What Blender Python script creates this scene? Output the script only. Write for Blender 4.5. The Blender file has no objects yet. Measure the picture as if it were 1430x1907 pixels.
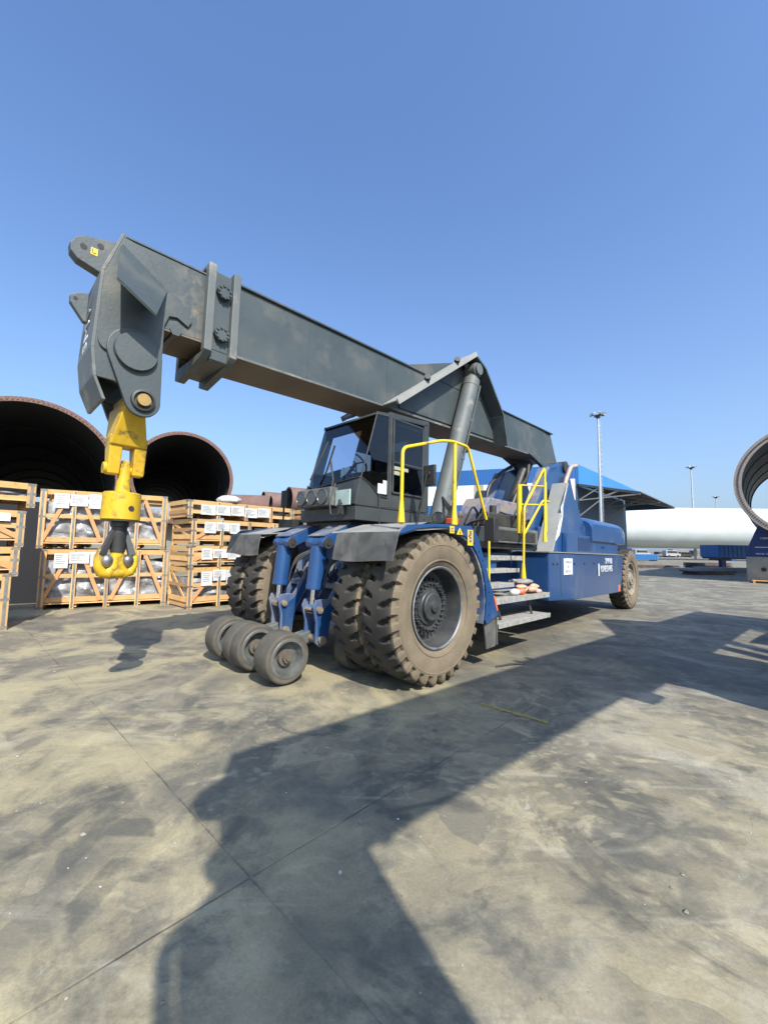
import bpy, math, random
from mathutils import Vector, Matrix
from math import sin, cos, pi, radians, sqrt, atan2, hypot
random.seed(7)
S = bpy.context.scene
COL = S.collection

# ------------------------------------------------------------------ camera
PITCH, ROLL, FPX, CAMH = radians(4.84), radians(0.9), 757.5, 1.68
cd = bpy.data.cameras.new('camera'); cam = bpy.data.objects.new('camera', cd); COL.objects.link(cam)
fwd = Vector((0, cos(PITCH), sin(PITCH))); up0 = Vector((0, -sin(PITCH), cos(PITCH))); rt0 = Vector((1, 0, 0))
rt = rt0*cos(ROLL) + up0*sin(ROLL); up = up0*cos(ROLL) - rt0*sin(ROLL)
cam.matrix_world = Matrix(((rt.x, up.x, -fwd.x, 0), (rt.y, up.y, -fwd.y, 0), (rt.z, up.z, -fwd.z, CAMH), (0, 0, 0, 1)))
cd.sensor_fit = 'HORIZONTAL'; cd.sensor_width = 36; cd.lens = FPX/1430*36
cd.clip_start = 0.05; cd.clip_end = 6000
S.camera = cam

# ------------------------------------------------------------------ light
SUN_AZ, SUN_EL = radians(154.5), radians(44)
w = bpy.data.worlds.new('World'); S.world = w; w.use_nodes = True
nt = w.node_tree; nt.nodes.clear()
sky = nt.nodes.new('ShaderNodeTexSky'); sky.sky_type = 'NISHITA'; sky.sun_disc = False
sky.sun_elevation = SUN_EL; sky.sun_rotation = SUN_AZ
sky.altitude = 0; sky.air_density = 1.15; sky.dust_density = 3.0; sky.ozone_density = 1.6
bg = nt.nodes.new('ShaderNodeBackground'); bg.inputs[1].default_value = 0.138
wo = nt.nodes.new('ShaderNodeOutputWorld')
hs = nt.nodes.new('ShaderNodeMix'); hs.data_type = 'RGBA'; hs.blend_type = 'MULTIPLY'; hs.inputs[0].default_value = 1; hs.inputs[7].default_value = (.80, 1.05, 1.38, 1)
nt.links.new(sky.outputs[0], hs.inputs[6]); tcw = nt.nodes.new('ShaderNodeTexCoord'); sxw = nt.nodes.new('ShaderNodeSeparateXYZ'); nt.links.new(tcw.outputs['Generated'], sxw.inputs[0])
m1 = nt.nodes.new('ShaderNodeMath'); m1.operation = 'ABSOLUTE'; nt.links.new(sxw.outputs[2], m1.inputs[0])
m2 = nt.nodes.new('ShaderNodeMath'); m2.operation = 'MULTIPLY'; m2.inputs[1].default_value = -4.2; nt.links.new(m1.outputs[0], m2.inputs[0])
m3 = nt.nodes.new('ShaderNodeMath'); m3.operation = 'EXPONENT'; nt.links.new(m2.outputs[0], m3.inputs[0])
nzw = nt.nodes.new('ShaderNodeTexNoise'); nzw.inputs['Scale'].default_value = 1.6; nzw.inputs['Detail'].default_value = 4; nt.links.new(tcw.outputs['Generated'], nzw.inputs['Vector'])
m4 = nt.nodes.new('ShaderNodeMapRange'); m4.inputs[1].default_value = .3; m4.inputs[2].default_value = .7; m4.inputs[3].default_value = .58; m4.inputs[4].default_value = .84; nt.links.new(nzw.outputs['Fac'], m4.inputs[0])
m5 = nt.nodes.new('ShaderNodeMath'); m5.operation = 'MULTIPLY'; nt.links.new(m3.outputs[0], m5.inputs[0]); nt.links.new(m4.outputs[0], m5.inputs[1])
hz_ = nt.nodes.new('ShaderNodeMix'); hz_.data_type = 'RGBA'; hz_.inputs[7].default_value = (2.75, 3.45, 4.5, 1)
nt.links.new(m5.outputs[0], hz_.inputs[0]); nt.links.new(hs.outputs[2], hz_.inputs[6]); nt.links.new(hz_.outputs[2], bg.inputs[0]); nt.links.new(bg.outputs[0], wo.inputs[0])
sd = bpy.data.lights.new('sun', 'SUN'); sd.energy = 5.0; sd.angle = radians(0.55); sd.color = (1, 0.95, 0.86)
so = bpy.data.objects.new('sun', sd); COL.objects.link(so)
sdir = Vector((sin(SUN_AZ)*cos(SUN_EL), cos(SUN_AZ)*cos(SUN_EL), sin(SUN_EL)))
so.rotation_euler = sdir.to_track_quat('Z', 'Y').to_euler(); so.location = (20, -30, 40)
S.view_settings.view_transform = 'Standard'; S.view_settings.look = 'None'
S.view_settings.exposure = 0.46; S.view_settings.gamma = 1; S.view_settings.use_curve_mapping = False

# ------------------------------------------------------------------ materials
def mat(name, c1, c2=None, scale=3.0, rough=0.6, metal=0.0, bump=0.0, bscale=None, c3=None, s3=1.0, t3=(0.55, 0.7),
        coat=0.0, trans=0.0, spec=0.5, detail=6, stretch=None, alpha=1.0, dist=0.0, emit=None, stain=None, vary=0):
    m = bpy.data.materials.new(name); m.use_nodes = True
    t = m.node_tree; n = t.nodes; b = n['Principled BSDF']; L = t.links.new
    b.inputs['Roughness'].default_value = rough; b.inputs['Metallic'].default_value = metal
    b.inputs['Specular IOR Level'].default_value = spec
    if coat: b.inputs['Coat Weight'].default_value = coat; b.inputs['Coat Roughness'].default_value = 0.15
    if trans: b.inputs['Transmission Weight'].default_value = trans
    b.inputs['Alpha'].default_value = alpha
    tc = n.new('ShaderNodeTexCoord'); src = tc.outputs['Object']
    if stretch:
        mp = n.new('ShaderNodeMapping'); mp.inputs['Scale'].default_value = stretch
        L(src, mp.inputs[0]); src = mp.outputs[0]
    def noise(sc, d=detail, dd=dist):
        x = n.new('ShaderNodeTexNoise'); x.inputs['Scale'].default_value = sc; x.inputs['Detail'].default_value = d
        x.inputs['Distortion'].default_value = dd; x.inputs['Roughness'].default_value = 0.6
        L(src, x.inputs['Vector']); return x.outputs['Fac']
    def ramp(f, lo, hi):
        r = n.new('ShaderNodeMapRange'); r.inputs[1].default_value = lo; r.inputs[2].default_value = hi; L(f, r.inputs[0]); return r.outputs[0]
    def mix(f, a, bb):
        x = n.new('ShaderNodeMix'); x.data_type = 'RGBA'; L(f, x.inputs[0])
        for i, v in ((6, a), (7, bb)):
            if isinstance(v, tuple): x.inputs[i].default_value = (*v, 1)
            else: L(v, x.inputs[i])
        return x.outputs[2]
    c = c1
    if c2: c = mix(ramp(noise(scale), 0.35, 0.68), c1, c2)
    if c3: c = mix(ramp(noise(s3, 9), *t3), c, c3)
    if vary:
        gm = n.new('ShaderNodeNewGeometry'); hv = n.new('ShaderNodeHueSaturation')
        mr = n.new('ShaderNodeMapRange'); mr.inputs[3].default_value = 1-vary; mr.inputs[4].default_value = 1+vary*.55; L(gm.outputs['Random Per Island'], mr.inputs[0]); L(mr.outputs[0], hv.inputs['Value'])
        m2 = n.new('ShaderNodeMapRange'); m2.inputs[3].default_value = .485; m2.inputs[4].default_value = .51
        wn = n.new('ShaderNodeTexWhiteNoise'); wn.noise_dimensions = '1D'; L(gm.outputs['Random Per Island'], wn.inputs['W']); L(wn.outputs[0], m2.inputs[0]); L(m2.outputs[0], hv.inputs['Hue'])
        if isinstance(c, tuple): hv.inputs['Color'].default_value = (*c, 1)
        else: L(c, hv.inputs['Color'])
        c = hv.outputs[0]
    if stain:
        sx_ = n.new('ShaderNodeSeparateXYZ'); L(tc.outputs['Object'], sx_.inputs[0]); mm = None
        for lo, hi in stain[:2]:
            q = ramp(sx_.outputs[0], lo, hi)
            if mm is None: mm = q
            else:
                z_ = n.new('ShaderNodeMath'); z_.operation = 'MULTIPLY'; L(mm, z_.inputs[0]); L(q, z_.inputs[1]); mm = z_.outputs[0]
        z_ = n.new('ShaderNodeMath'); z_.operation = 'MULTIPLY'; L(mm, z_.inputs[0]); L(ramp(noise(7, 12, .9), .43, .70), z_.inputs[1])
        c = mix(z_.outputs[0], c, stain[2])
    if isinstance(c, tuple): b.inputs['Base Color'].default_value = (*c, 1)
    else: L(c, b.inputs['Base Color'])
    if bump:
        bp = n.new('ShaderNodeBump'); bp.inputs['Strength'].default_value = 1; bp.inputs['Distance'].default_value = bump
        L(noise(bscale or scale*4), bp.inputs['Height']); L(bp.outputs[0], b.inputs['Normal'])
    if emit: b.inputs['Emission Color'].default_value = (*emit, 1); b.inputs['Emission Strength'].default_value = 1
    return m
M = {}
M['slate'] = mat('slate_paint', (.040, .053, .057), (.062, .075, .074), 1.3, .5, bump=.002, bscale=30, c3=(.125, .12, .10), s3=1.7, t3=(.52, .8))
M['panelgrey'] = mat('pale_grey_panel', (.30, .30, .27), (.24, .24, .22), 2, .6)
M['slate_inner'] = mat('slate_paint_greased', (.040, .053, .057), (.062, .075, .074), 1.3, .5, bump=.002, bscale=30, c3=(.16, .155, .13), s3=2.4, t3=(.52, .8), stain=((2.35, 2.5), (2.86, 2.58), (.17, .14, .105)))
M['slate_dusty'] = mat('dusty_slate_paint', (.085, .10, .10), (.125, .13, .12), 1.6, .6, bump=.002, bscale=30, c3=(.27, .25, .2), s3=2.2)
M['under'] = mat('underside_paint', (.16, .125, .09), (.10, .085, .07), 1.1, .7, bump=.002, bscale=20)
M['cabgrey'] = mat('cab_grey_paint', (.032, .037, .038), (.048, .054, .052), 2, .45, c3=(.11, .105, .09), s3=2.5, t3=(.55, .75))
M['blue'] = mat('blue_paint', (.012, .055, .165), (.02, .068, .185), 1.5, .32, coat=.5, c3=(.13, .15, .19), s3=1.3, t3=(.56, .85))
M['blue_dusty'] = mat('dusty_blue_paint', (.05, .09, .2), (.19, .19, .19), 1.7, .5, c3=(.3, .27, .22), s3=3, t3=(.5, .7))
M['darkblue'] = mat('dark_blue_paint', (.008, .03, .10), (.015, .045, .13), 2, .4)
M['yellow'] = mat('yellow_paint', (.74, .52, .015), (.66, .45, .015), 4, .42, c3=(.25, .17, .05), s3=7, t3=(.62, .72))
M['yellowworn'] = mat('worn_yellow_paint', (.60, .385, .012), (.46, .27, .012), 3, .5, c3=(.10, .07, .03), s3=7, t3=(.54, .70), dist=.5)
M['black'] = mat('black_rubber', (.018, .018, .018), (.03, .03, .028), 6, .6)
M['blackmetal'] = mat('black_metal', (.02, .02, .021), (.05, .047, .04), 5, .5)
M['flap'] = mat('dusty_rubber_flap', (.065, .065, .062), (.14, .135, .12), 2.2, .75, c3=(.05, .05, .05), s3=3.5, t3=(.55, .7), dist=1.5)
M['tread'] = mat('dusty_tyre_rubber', (.030, .027, .022), (.055, .048, .037), 3, .85, bump=.004, bscale=25)
M['tyre'] = mat('brown_dusty_tyre_sidewall', (.185, .145, .094), (.128, .102, .068), 4, .85, bump=.003, bscale=25, c3=(.10, .08, .06), s3=2.2, t3=(.58, .75))
M['rim'] = mat('dark_wheel_steel', (.032, .036, .042), (.085, .085, .08), 4, .45, metal=.2, bump=.002, bscale=40)
M['rimlight'] = mat('worn_rim_edge', (.30, .30, .29), (.13, .13, .13), 6, .4, metal=.5)
M['rimdusty'] = mat('dusty_wheel_steel', (.30, .26, .20), (.17, .15, .12), 9, .8, bump=.004, bscale=30)
M['steel'] = mat('bare_steel', (.35, .34, .32), (.18, .17, .15), 5, .35, metal=.8)
M['chrome'] = mat('chrome_rod', (.7, .7, .7), None, 5, .12, metal=1.0)
M['galv'] = mat('galvanised_grating', (.42, .41, .38), (.26, .25, .22), 12, .6, metal=.2, bump=.004, bscale=60)
M['whitedust'] = mat('dusty_white_deck', (.22, .22, .20), (.31, .30, .265), 3, .55, c3=(.10, .13, .19), s3=2, t3=(.6, .75))
M['brass'] = mat('worn_yellow_pin', (.42, .27, .07), (.28, .19, .08), 12, .5, metal=.4)
M['pin'] = mat('grease_pin', (.33, .27, .19), (.2, .16, .11), 12, .6, metal=.3)
M['white'] = mat('white_decal', (.75, .76, .76), (.68, .69, .69), 9, .5)
M['paper'] = mat('white_paper', (.62, .62, .60), (.50, .50, .49), 14, .7, bump=.004, bscale=9, dist=1)
M['ink'] = mat('grey_ink', (.12, .12, .13), None, 5, .7)
M['wood'] = mat('pine_wood', (.60, .345, .125), (.68, .42, .17), 5, .7, vary=.35, stretch=(1, 1, .6), c3=(.42, .23, .09), s3=9, t3=(.6, .7), bump=.002, bscale=40)
M['wood2'] = mat('pale_pine_wood', (.68, .43, .185), (.60, .36, .14), 4, .7, vary=.38, c3=(.45, .26, .11), s3=11, t3=(.62, .7), bump=.002, bscale=40)
M['woodred'] = mat('reddish_pine_brace', (.60, .32, .12), (.52, .26, .09), 5, .7, vary=.3, bump=.002, bscale=40)
M['strap'] = mat('zinc_bracket', (.16, .165, .16), (.27, .26, .23), 8, .45, metal=.4)
M['wrap'] = mat('plastic_wrap', (.20, .20, .205), (.46, .46, .47), 2.5, .38, coat=.25, bump=.09, bscale=2.6, c3=(.10, .10, .105), s3=1.6, t3=(.5, .64), dist=.6)
M['rust'] = mat('rusty_flange', (.15, .075, .055), (.24, .14, .105), 30, .8, bump=.02, bscale=40, c3=(.08, .05, .045), s3=22, t3=(.5, .58))
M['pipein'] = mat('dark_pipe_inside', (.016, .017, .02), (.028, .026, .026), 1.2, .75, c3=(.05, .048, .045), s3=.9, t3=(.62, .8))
M['pipeout'] = mat('brown_pipe_outside', (.125, .068, .055), (.17, .105, .085), .5, .75, c3=(.15, .07, .05), s3=.3)
M['ringsteel'] = mat('grey_brown_flange', (.24, .2, .18), (.33, .28, .24), 12, .7, bump=.01, bscale=30)
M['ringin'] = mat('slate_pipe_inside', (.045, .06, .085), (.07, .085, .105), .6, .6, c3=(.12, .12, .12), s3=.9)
M['towerwhite'] = mat('white_tower_paint', (.52, .56, .55), (.46, .50, .49), .3, .55, c3=(.5, .5, .46), s3=.15)
M['bldblue'] = mat('blue_cladding', (.015, .10, .30), (.02, .115, .33), .25, .55)
M['bldcyan'] = mat('bright_blue_fascia', (.03, .17, .42), (.035, .19, .45), .2, .5)
M['bldwhite'] = mat('white_cladding', (.78, .76, .72), (.70, .68, .63), .3, .6)
M['khaki'] = mat('khaki_cladding', (.30, .29, .2), None, 1, .7)
M['blddark'] = mat('dark_blue_wall', (.03, .06, .11), (.04, .075, .13), .2, .7)
M['canopy'] = mat('canopy_sheet', (.085, .092, .095), (.065, .07, .075), 1, .7)
M['truss'] = mat('grey_truss_steel', (.26, .26, .25), (.2, .2, .19), 1, .6)
M['pole'] = mat('galvanised_pole', (.50, .52, .52), (.40, .42, .42), 1, .4, metal=.3)
M['concrete'] = mat('concrete_block', (.24, .235, .20), (.18, .18, .16), 1.5, .85, bump=.01, bscale=12)
M['navy'] = mat('navy_saddle_paint', (.006, .022, .11), (.01, .03, .13), 1, .45)
M['cyan'] = mat('bright_blue_steel', (.015, .13, .34), (.02, .11, .28), 1, .5)
M['glass'] = mat('tinted_cab_glass', (.24, .25, .25), None, 1, .02, trans=1.0, spec=.25)
M['mint'] = mat('mint_panel', (.38, .50, .45), (.32, .42, .38), 4, .4)
M['lens'] = mat('dark_lamp_lens', (.055, .055, .05), (.08, .08, .07), 30, .3, coat=.5)
M['red'] = mat('red_reflector', (.65, .08, .04), None, 1, .3)
M['orange'] = mat('orange_reflector', (.75, .17, .07), (.6, .12, .05), 10, .5)
M['rag'] = mat('pinkish_rag_cloth', (.55, .30, .22), (.62, .42, .30), 7, .9, bump=.02, bscale=20, c3=(.30, .22, .18), s3=9)
M['raggrey'] = mat('grey_rag_cloth', (.20, .18, .17), (.32, .29, .27), 9, .9, bump=.02, bscale=20)
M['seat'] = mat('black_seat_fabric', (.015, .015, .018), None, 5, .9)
M['dash'] = mat('olive_dashboard', (.10, .095, .07), (.13, .12, .09), 5, .8)
M['tankgrey'] = mat('grimy_tank', (.26, .22, .17), (.17, .17, .20), 4, .6, c3=(.12, .12, .2), s3=5, t3=(.52, .6), dist=1)
M['poly'] = mat('worn_roller_tyre', (.062, .055, .043), (.105, .094, .072), 4, .8, bump=.004, bscale=22)
M['rollface'] = mat('worn_roller_rim', (.16, .165, .155), (.085, .088, .082), 6, .5, metal=.3, bump=.003, bscale=30)
M['brownhub'] = mat('brown_roller_hub', (.12, .10, .075), (.08, .065, .05), 8, .75)
M['dirt'] = mat('rubble_heap', (.12, .11, .10), (.2, .18, .15), 1.5, .9)
M['van'] = mat('white_vehicle_paint', (.40, .40, .40), (.3, .3, .3), 1, .4)
M['redvan'] = mat('red_vehicle_paint', (.55, .09, .04), None, 1, .4)
M['debris'] = mat('dark_scrap_steel', (.05, .045, .05), (.13, .085, .075), 1.5, .7)
M['lightscrap'] = mat('pale_scrap_steel', (.35, .36, .34), (.22, .23, .22), 1.5, .6)
M['skylampglass'] = mat('floodlight_glass', (.35, .37, .40), None, 1, .2)

# ------------------------------------------------------------------ mesh builder
def tag(o, label=None, cat=None, group=None, kind=None):
    if label: o['label'] = label
    if cat: o['category'] = cat
    if group: o['group'] = group
    if kind: o['kind'] = kind
    return o
def empty(name, loc=(0, 0, 0), rz=0, parent=None):
    o = bpy.data.objects.new(name, None); COL.objects.link(o); o.location = loc; o.rotation_euler = (0, 0, rz)
    o.empty_display_size = .3
    if parent: o.parent = parent
    return o
def basis(d):
    d = Vector(d).normalized(); a = Vector((0, 0, 1)) if abs(d.z) < .9 else Vector((1, 0, 0))
    u = d.cross(a).normalized(); v = d.cross(u).normalized(); return d, u, v
class MB:
    def __init__(s): s.v = []; s.f = []; s.sm = []; s.mi = []; s.m = 0
    def add(s, vs, fs, smooth=False):
        k = len(s.v); s.v += [tuple(p) for p in vs]; s.f += [tuple(i+k for i in f) for f in fs]
        s.sm += [smooth]*len(fs); s.mi += [s.m]*len(fs); return s
    def hexa(s, p):
        return s.add(p, [(3, 2, 1, 0), (4, 5, 6, 7), (0, 1, 5, 4), (1, 2, 6, 5), (2, 3, 7, 6), (3, 0, 4, 7)])
    def box(s, x0, x1, y0, y1, z0, z1):
        return s.hexa([(x0, y0, z0), (x1, y0, z0), (x1, y1, z0), (x0, y1, z0), (x0, y0, z1), (x1, y0, z1), (x1, y1, z1), (x0, y1, z1)])
    def obox(s, a, b, wd, th, upv=(0, 0, 1)):          # bar from a to b, width wd (along side), thickness th (along up)
        a = Vector(a); b = Vector(b); d = (b-a).normalized(); u = Vector(upv); sd_ = d.cross(u).normalized()*wd/2; u = sd_.cross(d).normalized()*th/2
        return s.hexa([a-sd_-u, b-sd_-u, b+sd_-u, a+sd_-u, a-sd_+u, b-sd_+u, b+sd_+u, a+sd_+u])
    def prism(s, poly, y0, y1, ax='y'):                  # poly of (x,z), extruded along y
        n = len(poly)
        def P(p, t):
            if ax == 'y': return (p[0], t, p[1])
            if ax == 'x': return (t, p[0], p[1])
            return (p[0], p[1], t)
        vs = [P(p, y0) for p in poly] + [P(p, y1) for p in poly]
        fs = [tuple(range(n)), tuple(range(2*n-1, n-1, -1))] + [((i+1) % n, i, n+i, n+(i+1) % n) for i in range(n)]
        return s.add(vs, fs)
    def cyl(s, a, b, r0, r1=None, n=24, caps=True, smooth=True):
        r1 = r0 if r1 is None else r1
        d, u, v = basis(Vector(b)-Vector(a)); a = Vector(a); b = Vector(b)
        vs = [a+(u*cos(2*pi*i/n)+v*sin(2*pi*i/n))*r0 for i in range(n)] + [b+(u*cos(2*pi*i/n)+v*sin(2*pi*i/n))*r1 for i in range(n)]
        s.add(vs, [(i, (i+1) % n, n+(i+1) % n, n+i) for i in range(n)], smooth)
        if caps: s.add(vs[:n], [tuple(range(n-1, -1, -1))]); s.add(vs[n:], [tuple(range(n))])
        return s
    def lathe(s, prof, c, ax, n=48, smooth=True, closed=False):      # prof of (axial, radius)
        d, u, v = basis(ax); c = Vector(c); vs = []
        for (a, r) in prof:
            for i in range(n): vs.append(c+d*a+(u*cos(2*pi*i/n)+v*sin(2*pi*i/n))*r)
        m = len(prof); fs = []
        for j in range(m if closed else m-1):
            k = (j+1) % m
            for i in range(n): fs.append((j*n+i, j*n+(i+1) % n, k*n+(i+1) % n, k*n+i))
        return s.add(vs, fs, smooth)
    def tube(s, pts, r, n=10, bend=0.0, caps=True):
        P = [Vector(p) for p in pts]
        if bend:
            Q = [P[0]]
            for i in range(1, len(P)-1):
                a, b, c = P[i-1], P[i], P[i+1]
                e = min(bend, (b-a).length*.45, (c-b).length*.45)
                p0 = b+(a-b).normalized()*e; p1 = b+(c-b).normalized()*e
                for t in (0, .25, .5, .75, 1): Q.append(p0*(1-t)**2+b*2*t*(1-t)+p1*t*t)
            Q.append(P[-1]); P = Q
        R = r if isinstance(r, (list, tuple)) else [r]*len(P)
        if len(R) != len(P): R = [R[0]+(R[-1]-R[0])*i/(len(P)-1) for i in range(len(P))]
        d, u, v = basis(P[1]-P[0]); vs = []
        for i, p in enumerate(P):
            t = (P[min(i+1, len(P)-1)]-P[max(i-1, 0)]).normalized()
            u = (u-t*u.dot(t)).normalized(); v = t.cross(u)
            for k in range(n): vs.append(p+(u*cos(2*pi*k/n)+v*sin(2*pi*k/n))*R[i])
        fs = [(i*n+k, i*n+(k+1) % n, (i+1)*n+(k+1) % n, (i+1)*n+k) for i in range(len(P)-1) for k in range(n)]
        s.add(vs, fs, True)
        if caps: s.add(vs[:n], [tuple(range(n-1, -1, -1))]); s.add(vs[-n:], [tuple(range(n))])
        return s
    def ball(s, c, rx, ry=None, rz=None, n=20, m=12, jit=0):
        ry = ry or rx; rz = rz or rx; vs = []; fs = []
        for j in range(m+1):
            t = pi*j/m
            for i in range(n):
                a = 2*pi*i/n; k = 1+(random.uniform(-jit, jit) if 0 < j < m else 0)
                vs.append((c[0]+rx*k*sin(t)*cos(a), c[1]+ry*k*sin(t)*sin(a), c[2]+rz*k*cos(t)))
        for j in range(m):
            for i in range(n): fs.append((j*n+i, (j+1)*n+i, (j+1)*n+(i+1) % n, j*n+(i+1) % n))
        return s.add(vs, fs, True)
    def build(s, name, mats, parent=None, bevel=0, seg=2, angle=40):
        me = bpy.data.meshes.new(name); me.from_pydata(s.v, [], s.f)
        if not isinstance(mats, (list, tuple)): mats = [mats]
        for x in mats: me.materials.append(x)
        for p, sm, mi in zip(me.polygons, s.sm, s.mi): p.use_smooth = sm; p.material_index = mi
        me.validate(); me.update()
        import bmesh
        b = bmesh.new(); b.from_mesh(me); bmesh.ops.recalc_face_normals(b, faces=b.faces); b.to_mesh(me); b.free()
        if any(s.sm): me.set_sharp_from_angle(angle=radians(angle))
        o = bpy.data.objects.new(name, me); COL.objects.link(o)
        if parent: o.parent = parent
        if bevel:
            md = o.modifiers.new('bevel', 'BEVEL'); md.width = bevel; md.segments = seg; md.limit_method = 'ANGLE'; md.angle_limit = radians(35)
        return o
def text(body, size, mt, parent, loc, rot, name='lettering', ext=.002, sx=1.0, align='CENTER'):
    cu = bpy.data.curves.new(name, 'FONT'); cu.body = body; cu.size = size; cu.extrude = ext; cu.align_x = align; cu.align_y = 'CENTER'
    cu.materials.append(mt)
    t_ = bpy.data.objects.new('tmp', cu); COL.objects.link(t_); bpy.context.view_layer.update()
    me = bpy.data.meshes.new_from_object(t_.evaluated_get(bpy.context.evaluated_depsgraph_get())); bpy.data.objects.remove(t_)
    o = bpy.data.objects.new(name, me); COL.objects.link(o); o.parent = parent; o.location = loc; o.rotation_euler = rot; o.scale = (sx, 1, 1)
    return o
def copy_tree(o, parent=None):
    c = o.copy(); COL.objects.link(c)
    if parent: c.parent = parent
    for ch in list(o.children): copy_tree(ch, c)
    return c

# ------------------------------------------------------------------ ground
def sstep(t): t = max(0, min(1, t)); return t*t*(3-2*t)
def gz(x, y):
    s_ = (x+.70)*.701+(y-6.48)*.713
    if s_ <= -.6: return 0.0
    if s_ < .6: return -.0152*((s_+.6)**2)/2.4
    if s_ < 12: return -.0152*s_
    return -.1824 - .0152*.8*(1-math.exp(-(s_-12)/.8))
def axis_pts(lo, hi):
    out = []; v = 0.0; st = .35
    while v < hi: out.append(v); st = .35 if v < 16 else st*1.25; v += st
    out.append(hi); neg = []; v = -.35; st = .35
    while v > lo: neg.append(v); st = .35 if v > -16 else st*1.25; v -= st
    neg.append(lo); return sorted(neg)+out
gx = axis_pts(-3000, 3000); gy = axis_pts(-300, 4500)
g = MB(); nx = len(gx)
g.add([(x, y, gz(x, y)) for y in gy for x in gx],
      [(j*nx+i, j*nx+i+1, (j+1)*nx+i+1, (j+1)*nx+i) for j in range(len(gy)-1) for i in range(nx-1)], True)

def ground_mat():
    m = bpy.data.materials.new('worn_yard_concrete'); m.use_nodes = True
    t = m.node_tree; n = t.nodes; b = n['Principled BSDF']; L = t.links.new
    tc = n.new('ShaderNodeTexCoord'); P = tc.outputs['Object']
    def N(sc, d=8, dist=0, src=P, rough=.6):
        x = n.new('ShaderNodeTexNoise'); x.inputs['Scale'].default_value = sc; x.inputs['Detail'].default_value = d
        x.inputs['Distortion'].default_value = dist; x.inputs['Roughness'].default_value = rough; L(src, x.inputs['Vector']); return x.outputs['Fac']
    def MR(f, lo, hi, a=0., bb=1., st=True):
        r = n.new('ShaderNodeMapRange'); r.interpolation_type = 'SMOOTHSTEP' if st else 'LINEAR'
        r.inputs[1].default_value = lo; r.inputs[2].default_value = hi; r.inputs[3].default_value = a; r.inputs[4].default_value = bb; L(f, r.inputs[0]); return r.outputs[0]
    def MX(f, a, bb):
        x = n.new('ShaderNodeMix'); x.data_type = 'RGBA'
        if isinstance(f, float): x.inputs[0].default_value = f
        else: L(f, x.inputs[0])
        for i, v in ((6, a), (7, bb)):
            if isinstance(v, tuple): x.inputs[i].default_value = (*v, 1)
            else: L(v, x.inputs[i])
        return x.outputs[2]
    def MA(op, a, bb=None, c=None):
        x = n.new('ShaderNodeMath'); x.operation = op
        for i, v in enumerate((a, bb, c)):
            if v is None: continue
            if isinstance(v, (int, float)): x.inputs[i].default_value = v
            else: L(v, x.inputs[i])
        return x.outputs[0]
    def MAP(sc, rot=0, loc=(0, 0, 0)):
        x = n.new('ShaderNodeMapping'); x.inputs['Scale'].default_value = sc; x.inputs['Rotation'].default_value = (0, 0, rot); x.inputs['Location'].default_value = loc
        L(P, x.inputs[0]); return x.outputs[0]
    # warped coordinate
    nz = n.new('ShaderNodeTexNoise'); nz.inputs['Scale'].default_value = 1.3; nz.inputs['Detail'].default_value = 5; L(P, nz.inputs['Vector'])
    wv = n.new('ShaderNodeVectorMath'); wv.operation = 'MULTIPLY_ADD'; L(nz.outputs['Color'], wv.inputs[0]); wv.inputs[1].default_value = (.5, .5, 0); L(P, wv.inputs[2])
    W = wv.outputs[0]
    c = MX(MR(N(.9, 10, .4), .38, .62), (.262, .225, .142), (.160, .142, .102))
    c = MX(MR(N(2.6, 10, .8, W), .5, .66), c, (.335, .292, .190))
    # overlapping tyre scrubs: warped voronoi cells, each its own tone
    for sc, amt, lo, hi in ((2.6, .55, .55, .9), (4.6, .45, .6, .95)):
        vo = n.new('ShaderNodeTexVoronoi'); vo.inputs['Scale'].default_value = sc; L(W, vo.inputs['Vector'])
        sep = n.new('ShaderNodeSeparateColor'); L(vo.outputs['Color'], sep.inputs[0])
        f = MA('MULTIPLY', MR(sep.outputs[0], lo, hi), MR(N(.55, 4, .5, MAP((1, 1, 1), 0, (sc, 3, 0))), .42, .6, 0, amt))
        c = MX(f, c, (.115, .11, .09))
    # large darker worn patches
    c = MX(MR(N(.42, 12, 1.2, P, .7), .47, .60, 0, .75), c, (.105, .104, .086))
    c = MX(MR(N(1.9, 12, 1.0, MAP((1, 1, 1), 0, (4, 8, 0)), .72), .50, .64, 0, .55), c, (.085, .083, .070))
    c = MX(MR(N(1.1, 10, 1.4, MAP((1, 1, 1), 0, (7, 2, 0))), .54, .66, 0, .7), c, (.055, .056, .050))
    # long tyre streaks along the lane
    c = MX(MR(N(1.0, 8, .5, MAP((.35, 3.2, 1), radians(-38), (3, 0, 0))), .56, .72, 0, .5), c, (.10, .095, .08))
    c = MX(MR(N(1.0, 8, .6, MAP((.5, 4.5, 1), radians(20), (3, 5, 0))), .58, .70, 0, .5), c, (.36, .33, .25))
    # pale vein-like scratches
    ve = n.new('ShaderNodeTexVoronoi'); ve.feature = 'DISTANCE_TO_EDGE'; ve.inputs['Scale'].default_value = 2.9; L(W, ve.inputs['Vector'])
    f = MA('MULTIPLY', MR(ve.outputs['Distance'], .012, .05, 1, 0), MR(N(.9, 6, .3, MAP((1, 1, 1), 0, (1, 9, 0))), .46, .66, 0, .22))
    c = MX(f, c, (.38, .35, .27))
    # white scuffs
    c = MX(MR(N(1.6, 12, 2.2, MAP((1, 1, 1), .4, (20, 2, 0)), .75), .63, .74, 0, .7), c, (.52, .52, .49))
    # oil dots
    vd = n.new('ShaderNodeTexVoronoi'); vd.inputs['Scale'].default_value = 1.5; vd.inputs['Randomness'].default_value = 1; L(P, vd.inputs['Vector'])
    sp = n.new('ShaderNodeSeparateColor'); L(vd.outputs['Color'], sp.inputs[0])
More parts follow.
